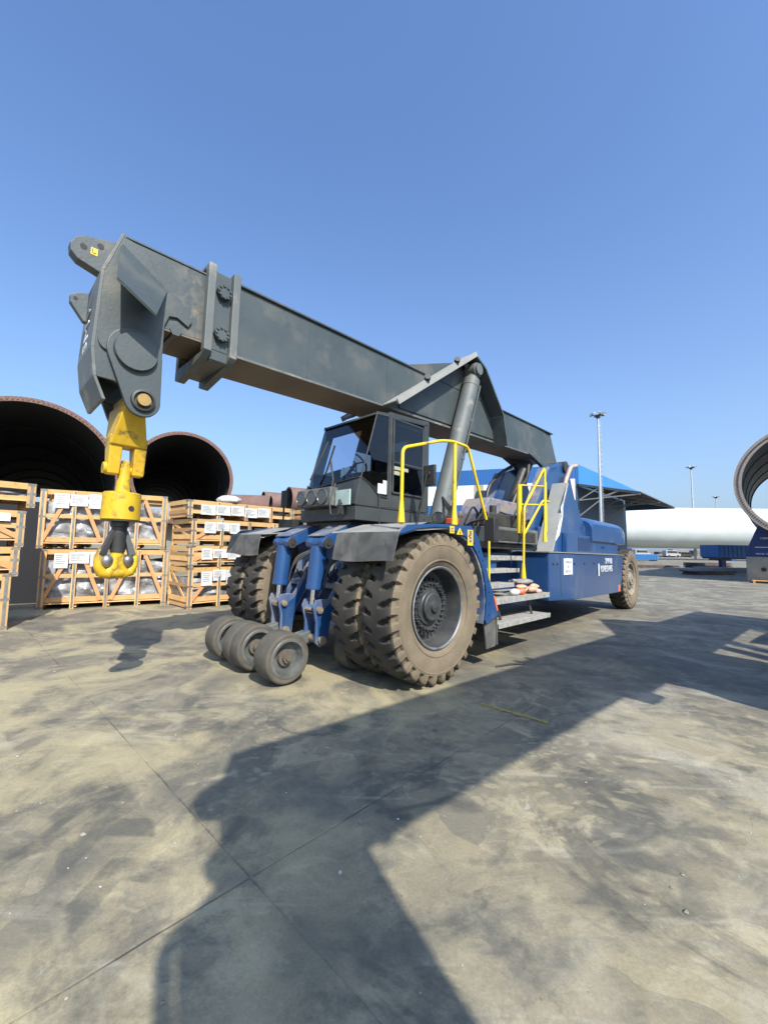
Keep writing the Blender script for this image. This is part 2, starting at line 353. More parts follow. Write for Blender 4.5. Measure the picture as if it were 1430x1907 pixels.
    rad = MA('ADD', MR(sp.outputs[1], .45, 1, .0, .085, False), MA('MULTIPLY', MA('SUBTRACT', N(14, 4), .5), .05))
    rad = MA('MULTIPLY', rad, MA('GREATER_THAN', sp.outputs[1], .45))
    c = MX(MA('MULTIPLY', MA('LESS_THAN', vd.outputs['Distance'], rad), .8), c, (.07, .065, .06))
    # hairline cracks
    vc = n.new('ShaderNodeTexVoronoi'); vc.feature = 'DISTANCE_TO_EDGE'; vc.inputs['Scale'].default_value = .55
    wz = n.new('ShaderNodeTexNoise'); wz.inputs['Scale'].default_value = 4.5; wz.inputs['Detail'].default_value = 10; wz.inputs['Roughness'].default_value = .7; L(P, wz.inputs['Vector'])
    wq = n.new('ShaderNodeVectorMath'); wq.operation = 'MULTIPLY_ADD'; L(wz.outputs['Color'], wq.inputs[0]); wq.inputs[1].default_value = (.35, .35, 0); L(P, wq.inputs[2]); L(wq.outputs[0], vc.inputs['Vector'])
    c = MX(MA('MULTIPLY', MR(vc.outputs['Distance'], .0008, .0032, 1, 0), MR(N(.5, 3, 0, MAP((1, 1, 1), 0, (5, 5, 0))), .50, .60, 0, .75)), c, (.06, .055, .048))
    # small chips and speckle
    vs_ = n.new('ShaderNodeTexVoronoi'); vs_.inputs['Scale'].default_value = 26; L(P, vs_.inputs['Vector']); s2_ = n.new('ShaderNodeSeparateColor'); L(vs_.outputs['Color'], s2_.inputs[0])
    c = MX(MA('MULTIPLY', MA('LESS_THAN', vs_.outputs['Distance'], MA('MULTIPLY', MR(s2_.outputs[0], .86, 1, 0, .26, False), MR(N(.8, 4), .4, .6, .2, 1))), .6), c, (.09, .085, .07))
    # expansion joints (two families of straight cuts)
    sx = n.new('ShaderNodeSeparateXYZ'); L(P, sx.inputs[0]); X, Y = sx.outputs[0], sx.outputs[1]
    jf = None
    for (a, bb, d0) in ((-.71, .70, 2.01), (.68, .73, 1.18)):
        d = MA('ADD', MA('MULTIPLY', X, a), MA('MULTIPLY', Y, bb)); d = MA('SUBTRACT', d, d0)
        d = MA('ADD', d, MA('MULTIPLY', N(3, 3), .012))
        q = MA('ABSOLUTE', MA('SUBTRACT', d, MA('MULTIPLY', MA('ROUND', MA('DIVIDE', d, 5.0)), 5.0)))
        k = MR(q, .003, .008, 1, 0); jf = k if jf is None else MA('MAXIMUM', jf, k)
    jn = MA('MULTIPLY', jf, MR(N(1.7, 4), .42, .60, .12, .8))
    c = MX(jn, c, (.07, .065, .055))
    # fine grain
    for sc, rot_, sq, col_, amt in ((5.5, .5, 1.9, (.10, .10, .082), .5), (8.0, -.7, 1.7, (.34, .30, .19), .45)):
        mp_ = n.new('ShaderNodeMapping'); mp_.inputs['Scale'].default_value = (1, sq, 1); mp_.inputs['Rotation'].default_value = (0, 0, rot_); L(W, mp_.inputs[0])
        vq = n.new('ShaderNodeTexVoronoi'); vq.inputs['Scale'].default_value = sc; vq.inputs['Randomness'].default_value = .75; L(mp_.outputs[0], vq.inputs['Vector'])
        f = MA('MULTIPLY', MR(vq.outputs['Distance'], .42, .30), MR(N(.7, 7, .6, MAP((1, 1, 1), 0, (sc*3, sc, 0))), .48, .62, 0, amt)); c = MX(f, c, col_)
    # tyre tracks: arcs with a lug print
    def TRK(cx, cy, Rr, wd, N_, amt, col_, sk=1.0):
        dx = MA('SUBTRACT', X, cx); dy = MA('SUBTRACT', Y, cy)
        rr_ = MA('SQRT', MA('ADD', MA('MULTIPLY', dx, dx), MA('MULTIPLY', dy, dy))); q = MA('SUBTRACT', rr_, Rr)
        q = MA('ADD', q, MA('MULTIPLY', MA('SUBTRACT', N(2.2, 5), .5), .10))
        band = MR(MA('ABSOLUTE', q), wd, wd*.82, 0, 1)
        an = MA('MULTIPLY', MA('ARCTAN2', dy, dx), N_); lug_ = MA('SINE', MA('ADD', an, MA('MULTIPLY', MA('ABSOLUTE', q), 14*sk)))
        pat = MR(lug_, -.15, .35, .25, 1)
        return MA('MULTIPLY', MA('MULTIPLY', band, pat), MR(N(.9, 9, .5, MAP((1, 1, 1), 0, (cx, cy, 0)), .7), .42, .60, 0, amt)), col_
    for args in ((-9.0, -4.5, 10.2, .24, 150, .75, (.075, .074, .062)), (-9.0, -4.5, 10.8, .22, 160, .6, (.08, .079, .066)), (6.5, -6.0, 9.6, .25, 130, .7, (.085, .083, .07), -1.0),
                 (-3.0, 14.0, 12.6, .26, 170, .6, (.33, .29, .19)), (12.0, 1.0, 10.6, .26, 150, .65, (.09, .088, .074)), (-14.0, 8.0, 13.5, .24, 190, .6, (.085, .08, .066)), (3.0, -9.0, 13.9, .25, 190, .6, (.35, .315, .215), -1.0)):
        f, col_ = TRK(*args); c = MX(f, c, col_)
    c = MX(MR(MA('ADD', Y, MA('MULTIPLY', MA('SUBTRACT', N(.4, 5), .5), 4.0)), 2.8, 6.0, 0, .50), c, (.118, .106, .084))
    c = MX(MR(N(.75, 12, .9, MAP((1, 1, 1), 0, (31, 7, 0)), .72), .53, .61, 0, .62), c, (.068, .066, .055))
    # bleached dusty zone in the right foreground, ochre dust on the left
    dd_ = MA('SUBTRACT', X, MA('MULTIPLY', Y, .45)); 
    c = MX(MA('MULTIPLY', MR(dd_, -.8, .8), MR(N(.8, 10, 1.0, MAP((1, 1, 1), 0, (2, 2, 0)), .7), .46, .64, 0, .34)), c, (.42, .40, .33))
    c = MX(MA('MULTIPLY', MR(dd_, -.6, -1.8), MR(N(.7, 9, .8, MAP((1, 1, 1), 0, (9, 2, 0)), .65), .44, .60, 0, .55)), c, (.42, .355, .20))
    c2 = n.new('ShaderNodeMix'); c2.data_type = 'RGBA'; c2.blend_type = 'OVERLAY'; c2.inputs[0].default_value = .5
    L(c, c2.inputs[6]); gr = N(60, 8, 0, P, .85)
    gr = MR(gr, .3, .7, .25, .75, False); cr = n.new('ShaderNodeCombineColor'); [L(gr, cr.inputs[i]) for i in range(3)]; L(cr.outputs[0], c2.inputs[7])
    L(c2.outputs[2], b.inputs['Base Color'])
    b.inputs['Roughness'].default_value = .78
    bp = n.new('ShaderNodeBump'); bp.inputs['Distance'].default_value = .006; bp.inputs['Strength'].default_value = .8
    h = MA('ADD', N(9, 10), MA('MULTIPLY', jn, -2.)); L(h, bp.inputs['Height']); L(bp.outputs[0], b.inputs['Normal'])
    return m
tag(g.build('ground', ground_mat()), kind='structure')
# faded yellow paint line on the ground
pl_ = MB(); a0 = Vector((1.08, 4.55, 0)); a1 = Vector((1.62, 4.10, 0)); dd = (a1-a0).normalized(); nn = Vector((-dd.y, dd.x, 0))
rr = random.Random(3)
for i in range(26):
    t0 = i/26; p = a0+(a1-a0)*t0; q = a0+(a1-a0)*(t0+1/26*rr.uniform(.6, 1.0)); wv = rr.uniform(.02, .045)
    pl_.add([(*(p+nn*wv).xy, .004), (*(q+nn*wv*.8).xy, .004), (*(q-nn*wv).xy, .004), (*(p-nn*wv*.9).xy, .004)], [(0, 1, 2, 3)])
tag(pl_.build('painted_marking', mat('faded_yellow_marking', (.34, .27, .05), (.24, .21, .1), 20, .8)), kind='structure')
# ------------------------------------------------------------------ machine
AZ, TAU = radians(44.51), radians(.87)
def root_matrix(ox, oy, az, tau, oz=0):
    X = Vector((-sin(az)*cos(tau), -cos(az)*cos(tau), sin(tau))); Y = Vector((cos(az), -sin(az), 0)); Z = X.cross(Y)
    return Matrix(((X.x, Y.x, Z.x, ox), (X.y, Y.y, Z.y, oy), (X.z, Y.z, Z.z, oz), (0, 0, 0, 1)))
ROOT = root_matrix(-.70, 6.48, AZ, TAU)
rs = empty('reach_stacker')
tag(rs, 'blue and grey reach stacker with its long boom raised over a grey cab', 'crane', 'reach stackers')
def both(fn, *a):
    for sg in (1, -1): fn(sg, *a)

# ---- wheels
def tyre_mesh():
    R = .935; half = [(.165, .495), (.20, .53), (.232, .60), (.246, .68), (.25, .75), (.248, .80), (.246, .825), (.244, .85), (.238, .875), (.228, .90), (.214, .917),
                      (.19, .926), (.165, .930), (.14, .932), (.115, .934), (.095, .935), (.075, .935), (.058, .935), (.045, .935), (.02, .935)]
    prof = [(y, r) for y, r in half] + [(-y, r) for y, r in reversed(half)]
    NL, PER = 30, 12; n = NL*PER; vs = []; pitch = 2*pi/NL
    for (y, r) in prof:
        sg = 1 if y > 0 else -1; ay = abs(y)
        for i in range(n):
            th = 2*pi*i/n; rr_ = r; yy = y
            if r > .79:
                q = min(1, ay/.25)
                if r < .90: q = 1
                ph = (th/pitch + (.5 if sg < 0 else 0) - sg*0 - .45*q) % 1.0; ph = abs(ph-.5)
                hw_ = .05+.20*q
                k = max(0, min(1, (hw_-ph)/.055+.5))
                k *= max(0, min(1, (ay-.05)/.03)) if r > .9 else 1
                dp = .068 if r > .86 else .068*max(0, (r-.80)/.06)
                nd = Vector((0.0, 0.0))
                if r > .925: rr_ -= dp*k
                else:
                    yy -= sg*dp*k*.55; rr_ -= dp*k*.6
            vs.append((rr_*cos(th), yy, rr_*sin(th)))
    m = len(prof); fs = [(j*n+i, j*n+(i+1) % n, (j+1)*n+(i+1) % n, (j+1)*n+i) for j in range(m-1) for i in range(n)]
    a = MB(); a.add(vs, fs, True)
    for idx, f in enumerate(fs):
        j = idx//n; a.mi[idx] = 0 if 9 <= j <= m-11 else 1
    # raised sidewall rings
    for sg in (1, -1):
        a.m = 1
        a.lathe([(sg*.246, .765), (sg*.254, .772), (sg*.254, .782), (sg*.247, .79)], (0, 0, 0), (0, 1, 0), 96)
        a.lathe([(sg*.22, .575), (sg*.236, .58), (sg*.236, .59), (sg*.226, .60)], (0, 0, 0), (0, 1, 0), 96)
    return a
TY = tyre_mesh()
def make_wheel(y, x, dusty=False, front_face=True):
    sg = 1 if y > 0 else -1
    fm = M['rimdusty'] if dusty else M['rim']
    a = MB(); O = (0, 0, 0); ax = (0, sg, 0)
    a.lathe([(.15, .50), (.205, .51), (.212, .498), (.200, .478), (.17, .468), (.06, .455), (-.02, .445), (-.03, .40), (-.03, .33), (.0, .31), (.0, .20)], O, ax, 64)
    a.lathe([(-.15, .50), (-.205, .51), (-.21, .49), (-.19, .46), (-.05, .45)], O, ax, 64)
    a.m = 1
    a.lathe([(.2005, .479), (.2135, .497), (.2065, .512), (.198, .505)], O, ax, 64)
    a.m = 0
    wh = a.build('wheel', [fm, M['rimlight'] if not dusty else M['rimdusty']], rs, angle=30); wh.location = (x, y, .935)
    t = TY.build('tyre', [M['tread'], M['tyre']], wh, angle=28) if not TYM else bpy.data.objects.new('tyre', TYM[0])
    if TYM: COL.objects.link(t); t.parent = wh
    else: TYM.append(t.data)
    t.rotation_euler = (0, random.uniform(0, 6), 0)
    if front_face:
        h = MB()
        h.lathe([(-.03, .33), (.02, .325), (.03, .30), (.03, .235), (.06, .225), (.065, .19), (.075, .18), (.11, .175), (.12, .16), (.12, .0)], O, ax, 48)
        for i in range(26):
            an = 2*pi*i/26; cx, cz = .285*cos(an), .285*sin(an)
            h.cyl((cx, sg*.0, cz), (cx, sg*.075, cz), .024, .020, 8, smooth=False)
            h.cyl((cx, sg*.075, cz), (cx, sg*.11, cz), .011, .010, 6, smooth=False)
            h.obox((.32*cos(an), sg*.01, .32*sin(an)), (.36*cos(an), sg*.01, .36*sin(an)), .03, .05, (0, 1, 0))
        h.lathe([(.12, .07), (.15, .065), (.155, .0)], O, ax, 20)
        ho = h.build('hub', M['rimdusty'] if dusty else M['rim'], wh, angle=30)
        if dusty: ho.location = (0, sg*.12, 0)
    return wh
TYM = []
for y in (1.75, -1.75): make_wheel(y, 0)
for y in (1.18, -1.18): make_wheel(y, 0, front_face=False)
make_wheel(1.32, -10.6, True); make_wheel(-1.32, -10.6, True)

# ---- chassis
c_ = MB()
c_.prism([(.15, .75), (.15, 1.55), (-.6, 1.9), (-3.4, 1.62), (-10.2, 1.62), (-11.3, 1.5), (-11.3, .9), (-9.6, .55), (-3.0, .55), (-1.0, .6)], -.72, .72)
c_.box(-.32, .32, -.93, .93, .6, 1.25)
c_.cyl((0, -1.6, .935), (0, 1.6, .935), .16); c_.cyl((-10.6, -1.1, .935), (-10.6, 1.1, .935), .16)
ch = c_.build('chassis', M['darkblue'], rs, .015)
def hull(sg):
    a = MB(); T = 1.665
    top = [(-3.56, 1.85), (-4.9, 1.85), (-9.35, 1.56), (-9.35, .74), (-3.56, .74)]
    def zb(x): return .76 if x > -3.7 else (.70 if x > -5 else .60)
    n = 5; vs = [(x, sg*y, zb(x)) for x, y in top] + [(x-(.35 if x < -9 else 0), sg*y, T) for x, y in top]
    a.add(vs, [tuple(range(n)), tuple(range(2*n-1, n-1, -1))]+[((i+1) % n, i, n+i, n+(i+1) % n) for i in range(n)])
    o = a.build('side_hull', [M['blue']], rs, .02)
    b = MB(); b.add([(-3.52, sg*1.87, T+.003), (-4.9, sg*1.87, T+.003), (-9.75, sg*1.575, T+.003), (-9.75, sg*.8, T+.003), (-3.52, sg*.8, T+.003),
                     (-3.52, sg*1.87, T+.022), (-4.9, sg*1.87, T+.022), (-9.75, sg*1.575, T+.022), (-9.75, sg*.8, T+.022), (-3.52, sg*.8, T+.022)],
                    [(0, 1, 2, 3, 4), (9, 8, 7, 6, 5)]+[((i+1) % 5, i, 5+i, 5+(i+1) % 5) for i in range(5)])
    b.build('deck_plate', M['whitedust'], o)
    return o
hl = hull(1); hull(-1)
s_ = MB(); s_.box(-4.74, -4.27, 1.852, 1.860, 1.23, 1.56); sg_ = s_.build('notice_plate', M['white'], hl, .003)
for i, (tx_, sz) in enumerate((('DANGER', .085), ('50', .085), ('KEEP OUT', .07))):
    text(tx_, sz, M['ink'], hl, (-4.505, 1.8615, 1.485-.095*i), (pi/2, 0, pi), ext=.001)
rz_h = pi-atan2(.29, 4.45)*-1
ang = pi+atan2(.28, 4.6)
def hully(x): return 1.85-(-4.9-x)*.28/4.6+.008
text('SMV 80', .21, M['white'], hl, (-7.85, hully(-7.85), 1.50), (pi/2, 0, ang), sx=1.15)
text('KONECRANES', .23, M['white'], hl, (-7.62, hully(-7.62), 1.30), (pi/2, 0, ang), sx=.84)
e_ = MB(); e_.hexa([(-6.86, hully(-6.86), 1.14), (-6.76, hully(-6.76), 1.14), (-6.76, hully(-6.76)+.003, 1.14), (-6.86, hully(-6.86)+.003, 1.14),
                    (-6.86, hully(-6.86), 1.44), (-6.76, hully(-6.76), 1.44), (-6.76, hully(-6.76)+.003, 1.44), (-6.86, hully(-6.86)+.003, 1.44)])
e_.build('emblem', M['white'], hl)
for (x0, x1, z0, z1) in ((-4.12, -4.112, .80, 1.62),):
    b = MB(); b.box(x0, x1, 1.851, 1.853, z0, z1); b.build('panel_seam', M['black'], hl)
for x in (-3.75, -3.95, -4.85, -5.6, -6.4):
    yb_ = (1.85 if x > -4.9 else hully(x)-.008); b = MB(); b.cyl((x, yb_, 1.45), (x, yb_+.012, 1.45), .022, n=12); b.build('bolt', M['black'], hl)
r_ = MB(); r_.box(-9.18, -9.02, 1.572, 1.590, .64, .82); r_.build('reflector', M['orange'], hl, .004)

# ---- front fenders
def arch(R, a0, a1, n=24, zc=.935): return [(R*cos(radians(a0+(a1-a0)*i/n)), zc+R*sin(radians(a0+(a1-a0)*i/n))) for i in range(n+1)]
def fender(sg):
    a = MB(); y0, y1 = sorted((sg*.93, sg*1.985))
    inner = [(.80, 1.80), (.55, 1.87), (.21, 1.895)]+arch(1.0, 93, 190, 26)[4:]
    inner = [(.80, 1.79), (.50, 1.865), (.21, 1.90), (-.10, 1.915), (-.35, 1.85)]+arch(1.0, 119, 197, 22)
    outer = [(p[0]*1.0+(0.0), p[1]) for p in inner]
    n = len(inner); outer = []
    for i, p in enumerate(inner):
        q0 = inner[max(0, i-1)]; q1 = inner[min(n-1, i+1)]; dx, dz = q1[0]-q0[0], q1[1]-q0[1]; l = hypot(dx, dz)
        outer.append((p[0]+dz/l*.025, p[1]-dx/l*.025))
    for i in range(n-1):
        P = [inner[i], inner[i+1], outer[i+1], outer[i]]
        a.hexa([(P[0][0], y0, P[0][1]), (P[1][0], y0, P[1][1]), (P[1][0], y1, P[1][1]), (P[0][0], y1, P[0][1]),
                (P[3][0], y0, P[3][1]), (P[2][0], y0, P[2][1]), (P[2][0], y1, P[2][1]), (P[3][0], y1, P[3][1])])
    fe = a.build('front_fender', M['blue_dusty'], rs)
    b = MB(); side = [(.85, 1.80), (.70, 1.92), (.20, 1.965), (-.62, 1.985), (-.81, 1.83), (-1.37, .73), (-1.03, .63)] + list(reversed(arch(1.03, 119, 194, 22))) + [(-.35, 1.872), (-.10, 1.937), (.21, 1.922), (.5, 1.887)]
    ys = sorted((sg*1.988, sg*2.012)); b.prism(side, *ys); b.build('side_plate', M['blue'], fe, .004)
    d = MB(); ys = sorted((sg*.85, sg*1.99)); d.hexa([(.86, ys[0], 1.83), (.86, ys[1], 1.83), (-.62, ys[1], 1.965), (-.62, ys[0], 1.965), (.84, ys[0], 1.85), (.84, ys[1], 1.85), (-.62, ys[1], 1.987), (-.62, ys[0], 1.987)])
    d.add([(.86, ys[0], 1.83), (.86, ys[1], 1.83), (.3, ys[1], 1.975), (.3, ys[0], 1.975), (-.62, ys[1], 1.99), (-.62, ys[0], 1.99)], [(0, 1, 2, 3), (3, 2, 4, 5)])
    d.build('top_deck', M['whitedust'], fe)
    f = MB(); ya, yb = sg*.98, sg*2.03; N_ = 14; rows = 8; vs = []
    for j in range(rows+1):
        for i in range(N_+1):
            u = i/N_; v = j/rows; yy = ya+(yb-ya)*u
            xx = .86+.07*v+.018*sin(u*7+sg)*v+.01*sin(u*17+v*4)*v; zz = 1.855-(.02 if j == 0 else 0)-.36*v-.015*sin(u*5)*v
            vs.append((xx, yy, zz))
    k = len(vs); vs += [(x-.016, y, z) for x, y, z in vs]
    fs = [(j*(N_+1)+i, j*(N_+1)+i+1, (j+1)*(N_+1)+i+1, (j+1)*(N_+1)+i) for j in range(rows) for i in range(N_)]
    fs += [tuple(q+k for q in reversed(ff)) for ff in fs]
    for i in range(N_):
        fs.append((i, i+1, k+i+1, k+i)); b0 = rows*(N_+1); fs.append((b0+i, b0+i+1, k+b0+i+1, k+b0+i))
    for j in range(rows):
        for c0 in (0, N_): fs.append((j*(N_+1)+c0, (j+1)*(N_+1)+c0, k+(j+1)*(N_+1)+c0, k+j*(N_+1)+c0))
    f.add(vs, fs, True); f.build('mud_flap', M['flap'], fe, angle=60)
    h = MB(); y0, y1 = sorted((sg*1.0, sg*1.99)); h.hexa([(-1.06, y0, .66), (-1.06, y1, .66), (-1.37, y1, .73), (-1.37, y0, .73), (-1.10, y0, .30), (-1.10, y1, .30), (-1.13, y1, .30), (-1.13, y0, .30)])
    h = MB(); h.prism([(-1.03, .66), (-1.37, .75), (-1.40, .36), (-1.34, .28), (-1.10, .27)], sg*1.95 if sg > 0 else -1.97, sg*1.97 if sg > 0 else -1.95)
    h.hexa([(-1.36, y0, .3), (-1.36, y1, .3), (-1.38, y1, .3), (-1.38, y0, .3), (-1.34, y0, .76), (-1.34, y1, .76), (-1.36, y1, .76), (-1.36, y0, .76)])
    h.build('mud_flap', M['flap'], fe)
    if sg > 0:
        q = MB(); q.box(-.66, -.53, 2.0125, 2.0155, 1.72, 1.93); q.build('warning_decal', M['yellow'], fe)
        q = MB(); [q.box(-.625, -.565, 2.0157, 2.017, z, z+.035) for z in (1.76, 1.805, 1.85, 1.885)]; q.build('decal_print', M['ink'], fe)
        q = MB(); q.prism([(-.27, 1.855), (-.42, 1.855), (-.345, 1.945)], 2.0125, 2.0155); q.build('warning_decal', M['yellow'], fe)
        q = MB(); q.prism([(-.33, 1.868), (-.36, 1.868), (-.345, 1.925)], 2.0157, 2.017); q.build('decal_print', M['ink'], fe)
        q = MB(); q.box(-.22, -.12, 2.0125, 2.0155, 1.865, 1.955); q.build('warning_decal', M['yellow'], fe)
        q = MB(); q.box(-.20, -.14, 2.0157, 2.017, 1.885, 1.90); q.box(-.20, -.14, 2.0157, 2.017, 1.915, 1.93); q.build('decal_print', M['ink'], fe)
        q = MB(); q.prism([(-1.20, 1.02), (-1.25, 1.0), (-1.335, .80), (-1.30, .79)], 2.0125, 2.022); q.build('reflector', M['orange'], fe)
both(fender)

# ---- steps between the front wheel and the hull
st = MB()
st.box(-3.56, -.95, .74, 1.10, .55, 1.62)
sb = st.build('step_frame', M['darkblue'], rs, .01)
t_ = MB(); t_.prism([(-.95, .60), (-.80, 1.64), (-2.58, 1.64), (-2.58, 1.50), (-2.15, 1.48), (-2.12, 1.30), (-1.75, 1.28), (-1.72, .98), (-1.42, .96), (-1.5, .6)], 1.10, 1.55)
t_.build('step_box', M['blue'], rs, .01)
for (x0, x1, y0, y1, z0, z1) in ((-3.25, -1.42, 1.55, 1.98, .535, .585), (-3.42, -1.40, 1.11, 1.90, .87, .935), (-2.12, -1.27, 1.56, 1.86, 1.11, 1.155),
                                 (-2.55, -1.48, 1.30, 1.74, 1.33, 1.375), (-3.05, -1.85, 1.11, 1.60, 1.53, 1.585)):
    a = MB(); a.box(x0, x1, y0, y1, z0, z1)
    a.box(x0-.012, x1+.012, y1+.001, y1+.012, z0-.02, z1+.006)
    a.build('step_tread', M['galv'], rs, .004)
for x in (-1.75, -2.85): a = MB(); a.obox((x, 1.75, .88), (x-.03, 1.82, .57), .05, .02, (0, 1, 0)); a.build('step_bracket', M['blackmetal'], rs)
# gear boxes, tank and hoses on the walkway
a = MB(); a.box(-3.25, -1.62, 1.15, 1.78, 1.80, 2.06); a.build('walkway_box', M['slate_dusty'], rs, .012)
a = MB(); a.box(-3.12, -1.80, 1.782, 1.79, 1.84, 2.01); a.build('louvre_panel', M['blackmetal'], rs)
a = MB(); a.box(-3.5, -1.1, .74, 1.14, 1.63, 2.0); a.box(-3.4, -1.62, 1.16, 1.7, 1.70, 1.795); a.build('valve_bay', M['blackmetal'], rs, .01)
a = MB(); a.prism([(-2.0, 2.08), (-2.0, 2.33), (-2.25, 2.62), (-3.4, 2.62), (-3.4, 2.08)], .85, 1.35); a.build('oil_tank', M['tankgrey'], rs, .03)
a = MB(); a.box(-2.9, -1.75, 1.37, 1.62, 2.075, 2.30); a.cyl((-2.1, 1.5, 2.30), (-2.1, 1.5, 2.44), .06); a.build('valve_block', M['blackmetal'], rs, .02)
a = MB()
hr = random.Random(5)
for i in range(13):
    x = -1.2-.17*i; a.tube([(x, 1.2+hr.uniform(0, .5), 2.05), (x-.1, 1.35+hr.uniform(0, .35), 2.25+hr.uniform(0, .15)), (x-.35, 1.3+hr.uniform(0, .3), 2.2), (x-.4, 1.3, 2.0)], .018, 6, .1)
for i in range(4): a.tube([(.1-.1*i, .2-.2*i, 1.7), (.3, .3-.25*i, 1.5), (.45, .35-.25*i, 1.15), (.55, .38-.25*i, 1.3)], .015, 6, .1)
a.build('hydraulic_hose', M['black'], rs)

# ---- support rollers at the front
XR = 1.35
for (y0, y1) in ((.43, .745), (-.20, .03), (-.44, -.215), (-1.0, -.70)):
    a = MB(); yc = (y0+y1)/2; hw_ = (y1-y0)/2
    pr = [(-hw_, .19), (-hw_, .275), (-hw_+.012, .292), (-hw_+.03, .30), (hw_-.03, .30), (hw_-.012, .292), (hw_, .275), (hw_, .235)]
    a.lathe(pr, (0, 0, 0), (0, 1, 0), 48)
    r = a.build('support_roller', M['poly'], rs, angle=30); r.location = (XR, yc, .30)
    a = MB(); a.lathe([(hw_, .236), (hw_+.006, .23), (hw_+.006, .20), (hw_-.03, .19), (hw_-.10, .165), (hw_-.11, .09)], (0, 0, 0), (0, 1, 0), 40)
    a.lathe([(-hw_, .236), (-hw_-.004, .22), (-hw_+.03, .19), (-hw_+.08, .10), (-hw_+.08, .0)], (0, 0, 0), (0, 1, 0), 40); a.build('roller_rim', M['rollface'], r, angle=30)
    a = MB(); a.lathe([(hw_-.11, .10), (hw_-.06, .095), (hw_-.055, .06), (hw_-.02, .055), (hw_-.02, .03), (hw_+.0, .028), (hw_+.0, 0)], (0, 0, 0), (0, 1, 0), 24); a.build('roller_hub', M['brownhub'], r, angle=30)
a = MB()
for yc in (.235, -.56):
    a.obox((XR, yc, .30), (.70, yc, .42), .16, .16, (0, 1, 0)); a.cyl((XR, yc-.22, .30), (XR, yc+.22, .30), .055)
a.build('roller_beam', M['slate_dusty'], rs, .02)
for (y0, y1) in ((.62, .86), (-.9, -.62)):                     # second pair tucked in behind
    a = MB(); a.lathe([(-.12, .10), (-.12, .26), (-.10, .27), (.10, .27), (.12, .26), (.12, .2), (.05, .16), (.05, 0)], (0, 0, 0), (0, 1, 0), 36); r = a.build('support_roller', M['poly'], rs); r.location = (.30, (y0+y1)/2, .27)
def arm(yc):
    a = MB(); pl = [(.60, .34), (.72, .30), (.80, .36), (.80, .62), (.86, .84), (.82, .93), (.70, .94), (.60, .93), (.42, 1.22), (.34, 1.50), (.22, 1.52), (.18, 1.38), (.30, 1.08), (.52, .72), (.58, .58)]
    for s2 in (1, -1):
        ys = sorted((yc+s2*.105, yc+s2*.145)); a.prism(pl, *ys)
    a.box(.28, .50, yc-.10, yc+.10, 1.06, 1.14)
    o = a.build('support_arm', M['blue_dusty'], rs, .01)
    ins = MB(); ipl = [(.62, .38), (.72, .34), (.775, .38), (.775, .62), (.82, .80), (.70, .80), (.58, .88), (.40, 1.16), (.32, 1.42), (.24, 1.40), (.34, 1.10), (.55, .74)]
    ins.prism(ipl, yc+.1455, yc+.150); ins.build('painted_side', M['blue'], o)
    for (x, z, r0) in ((.77, .80, .045), (.72, .40, .055)):
        b = MB(); b.cyl((x, yc-.19, z), (x, yc+.19, z), r0); b.cyl((x, yc+.185, z), (x, yc+.20, z), r0*.55); b.build('pin', M['pin'], o)
    # bracket beam with the upper pin
    c2 = MB(); pl = [(.62, 1.66), (.71, 1.61), (.785, 1.65), (.80, 1.72), (.74, 1.795), (.30, 1.99), (-.25, 2.02), (-.25, 1.86), (.22, 1.84)]
    for s2 in (1, -1):
        ys = sorted((yc+s2*.085, yc+s2*.20)); c2.prism(pl, *ys)
    o2 = c2.build('bracket_beam', [M['blue']], rs, .012)
    tp = MB(); tp.hexa([(.76, yc-.2, 1.797), (.76, yc+.2, 1.797), (.30, yc+.2, 1.996), (.30, yc-.2, 1.996), (.76, yc-.2, 1.806), (.76, yc+.2, 1.806), (.30, yc+.2, 2.005), (.30, yc-.2, 2.005)]); tp.build('top_cover', M['blue_dusty'], o2)
    p = MB(); p.cyl((.71, yc-.225, 1.70), (.71, yc+.225, 1.70), .075); p.cyl((.71, yc+.225, 1.70), (.71, yc+.24, 1.70), .03); p.build('pin', M['blackmetal'], o2)
    k = MB(); k.cyl((.71, yc, 1.60), (.755, yc, 1.06), .115, .115, 28); k.cyl((.705, yc, 1.66), (.71, yc, 1.56), .11, .115, 28); k.cyl((.70, yc-.08, 1.70), (.70, yc+.08, 1.70), .09)
    k.lathe([(0, .115), (-.0, .122), (.06, .122), (.065, .115)], (.753, yc, 1.07), (-.045, 0, .54), 28)
    o3 = k.build('stabiliser_cylinder', M['blue'], rs, angle=30)
    rd = MB(); rd.cyl((.754, yc, 1.08), (.77, yc, .80), .045, .045, 20); rd.cyl((.77, yc-.07, .80), (.77, yc+.07, .80), .07); rd.build('rod', M['chrome'], o3)
arm(.38); arm(-.50)
a = MB(); a.box(-.2, .30, -.75, .75, 1.30, 1.75); a.build('front_crossbeam', M['blue'], rs, .02)

# ---- cab
CY0, CY1 = -.53, .77
cb = MB()
def cabrow(z):            # front x on the windscreen slope, at height z
    return .40-(z-2.27)*(.40/1.45)
body = MB()
gl = 2.66
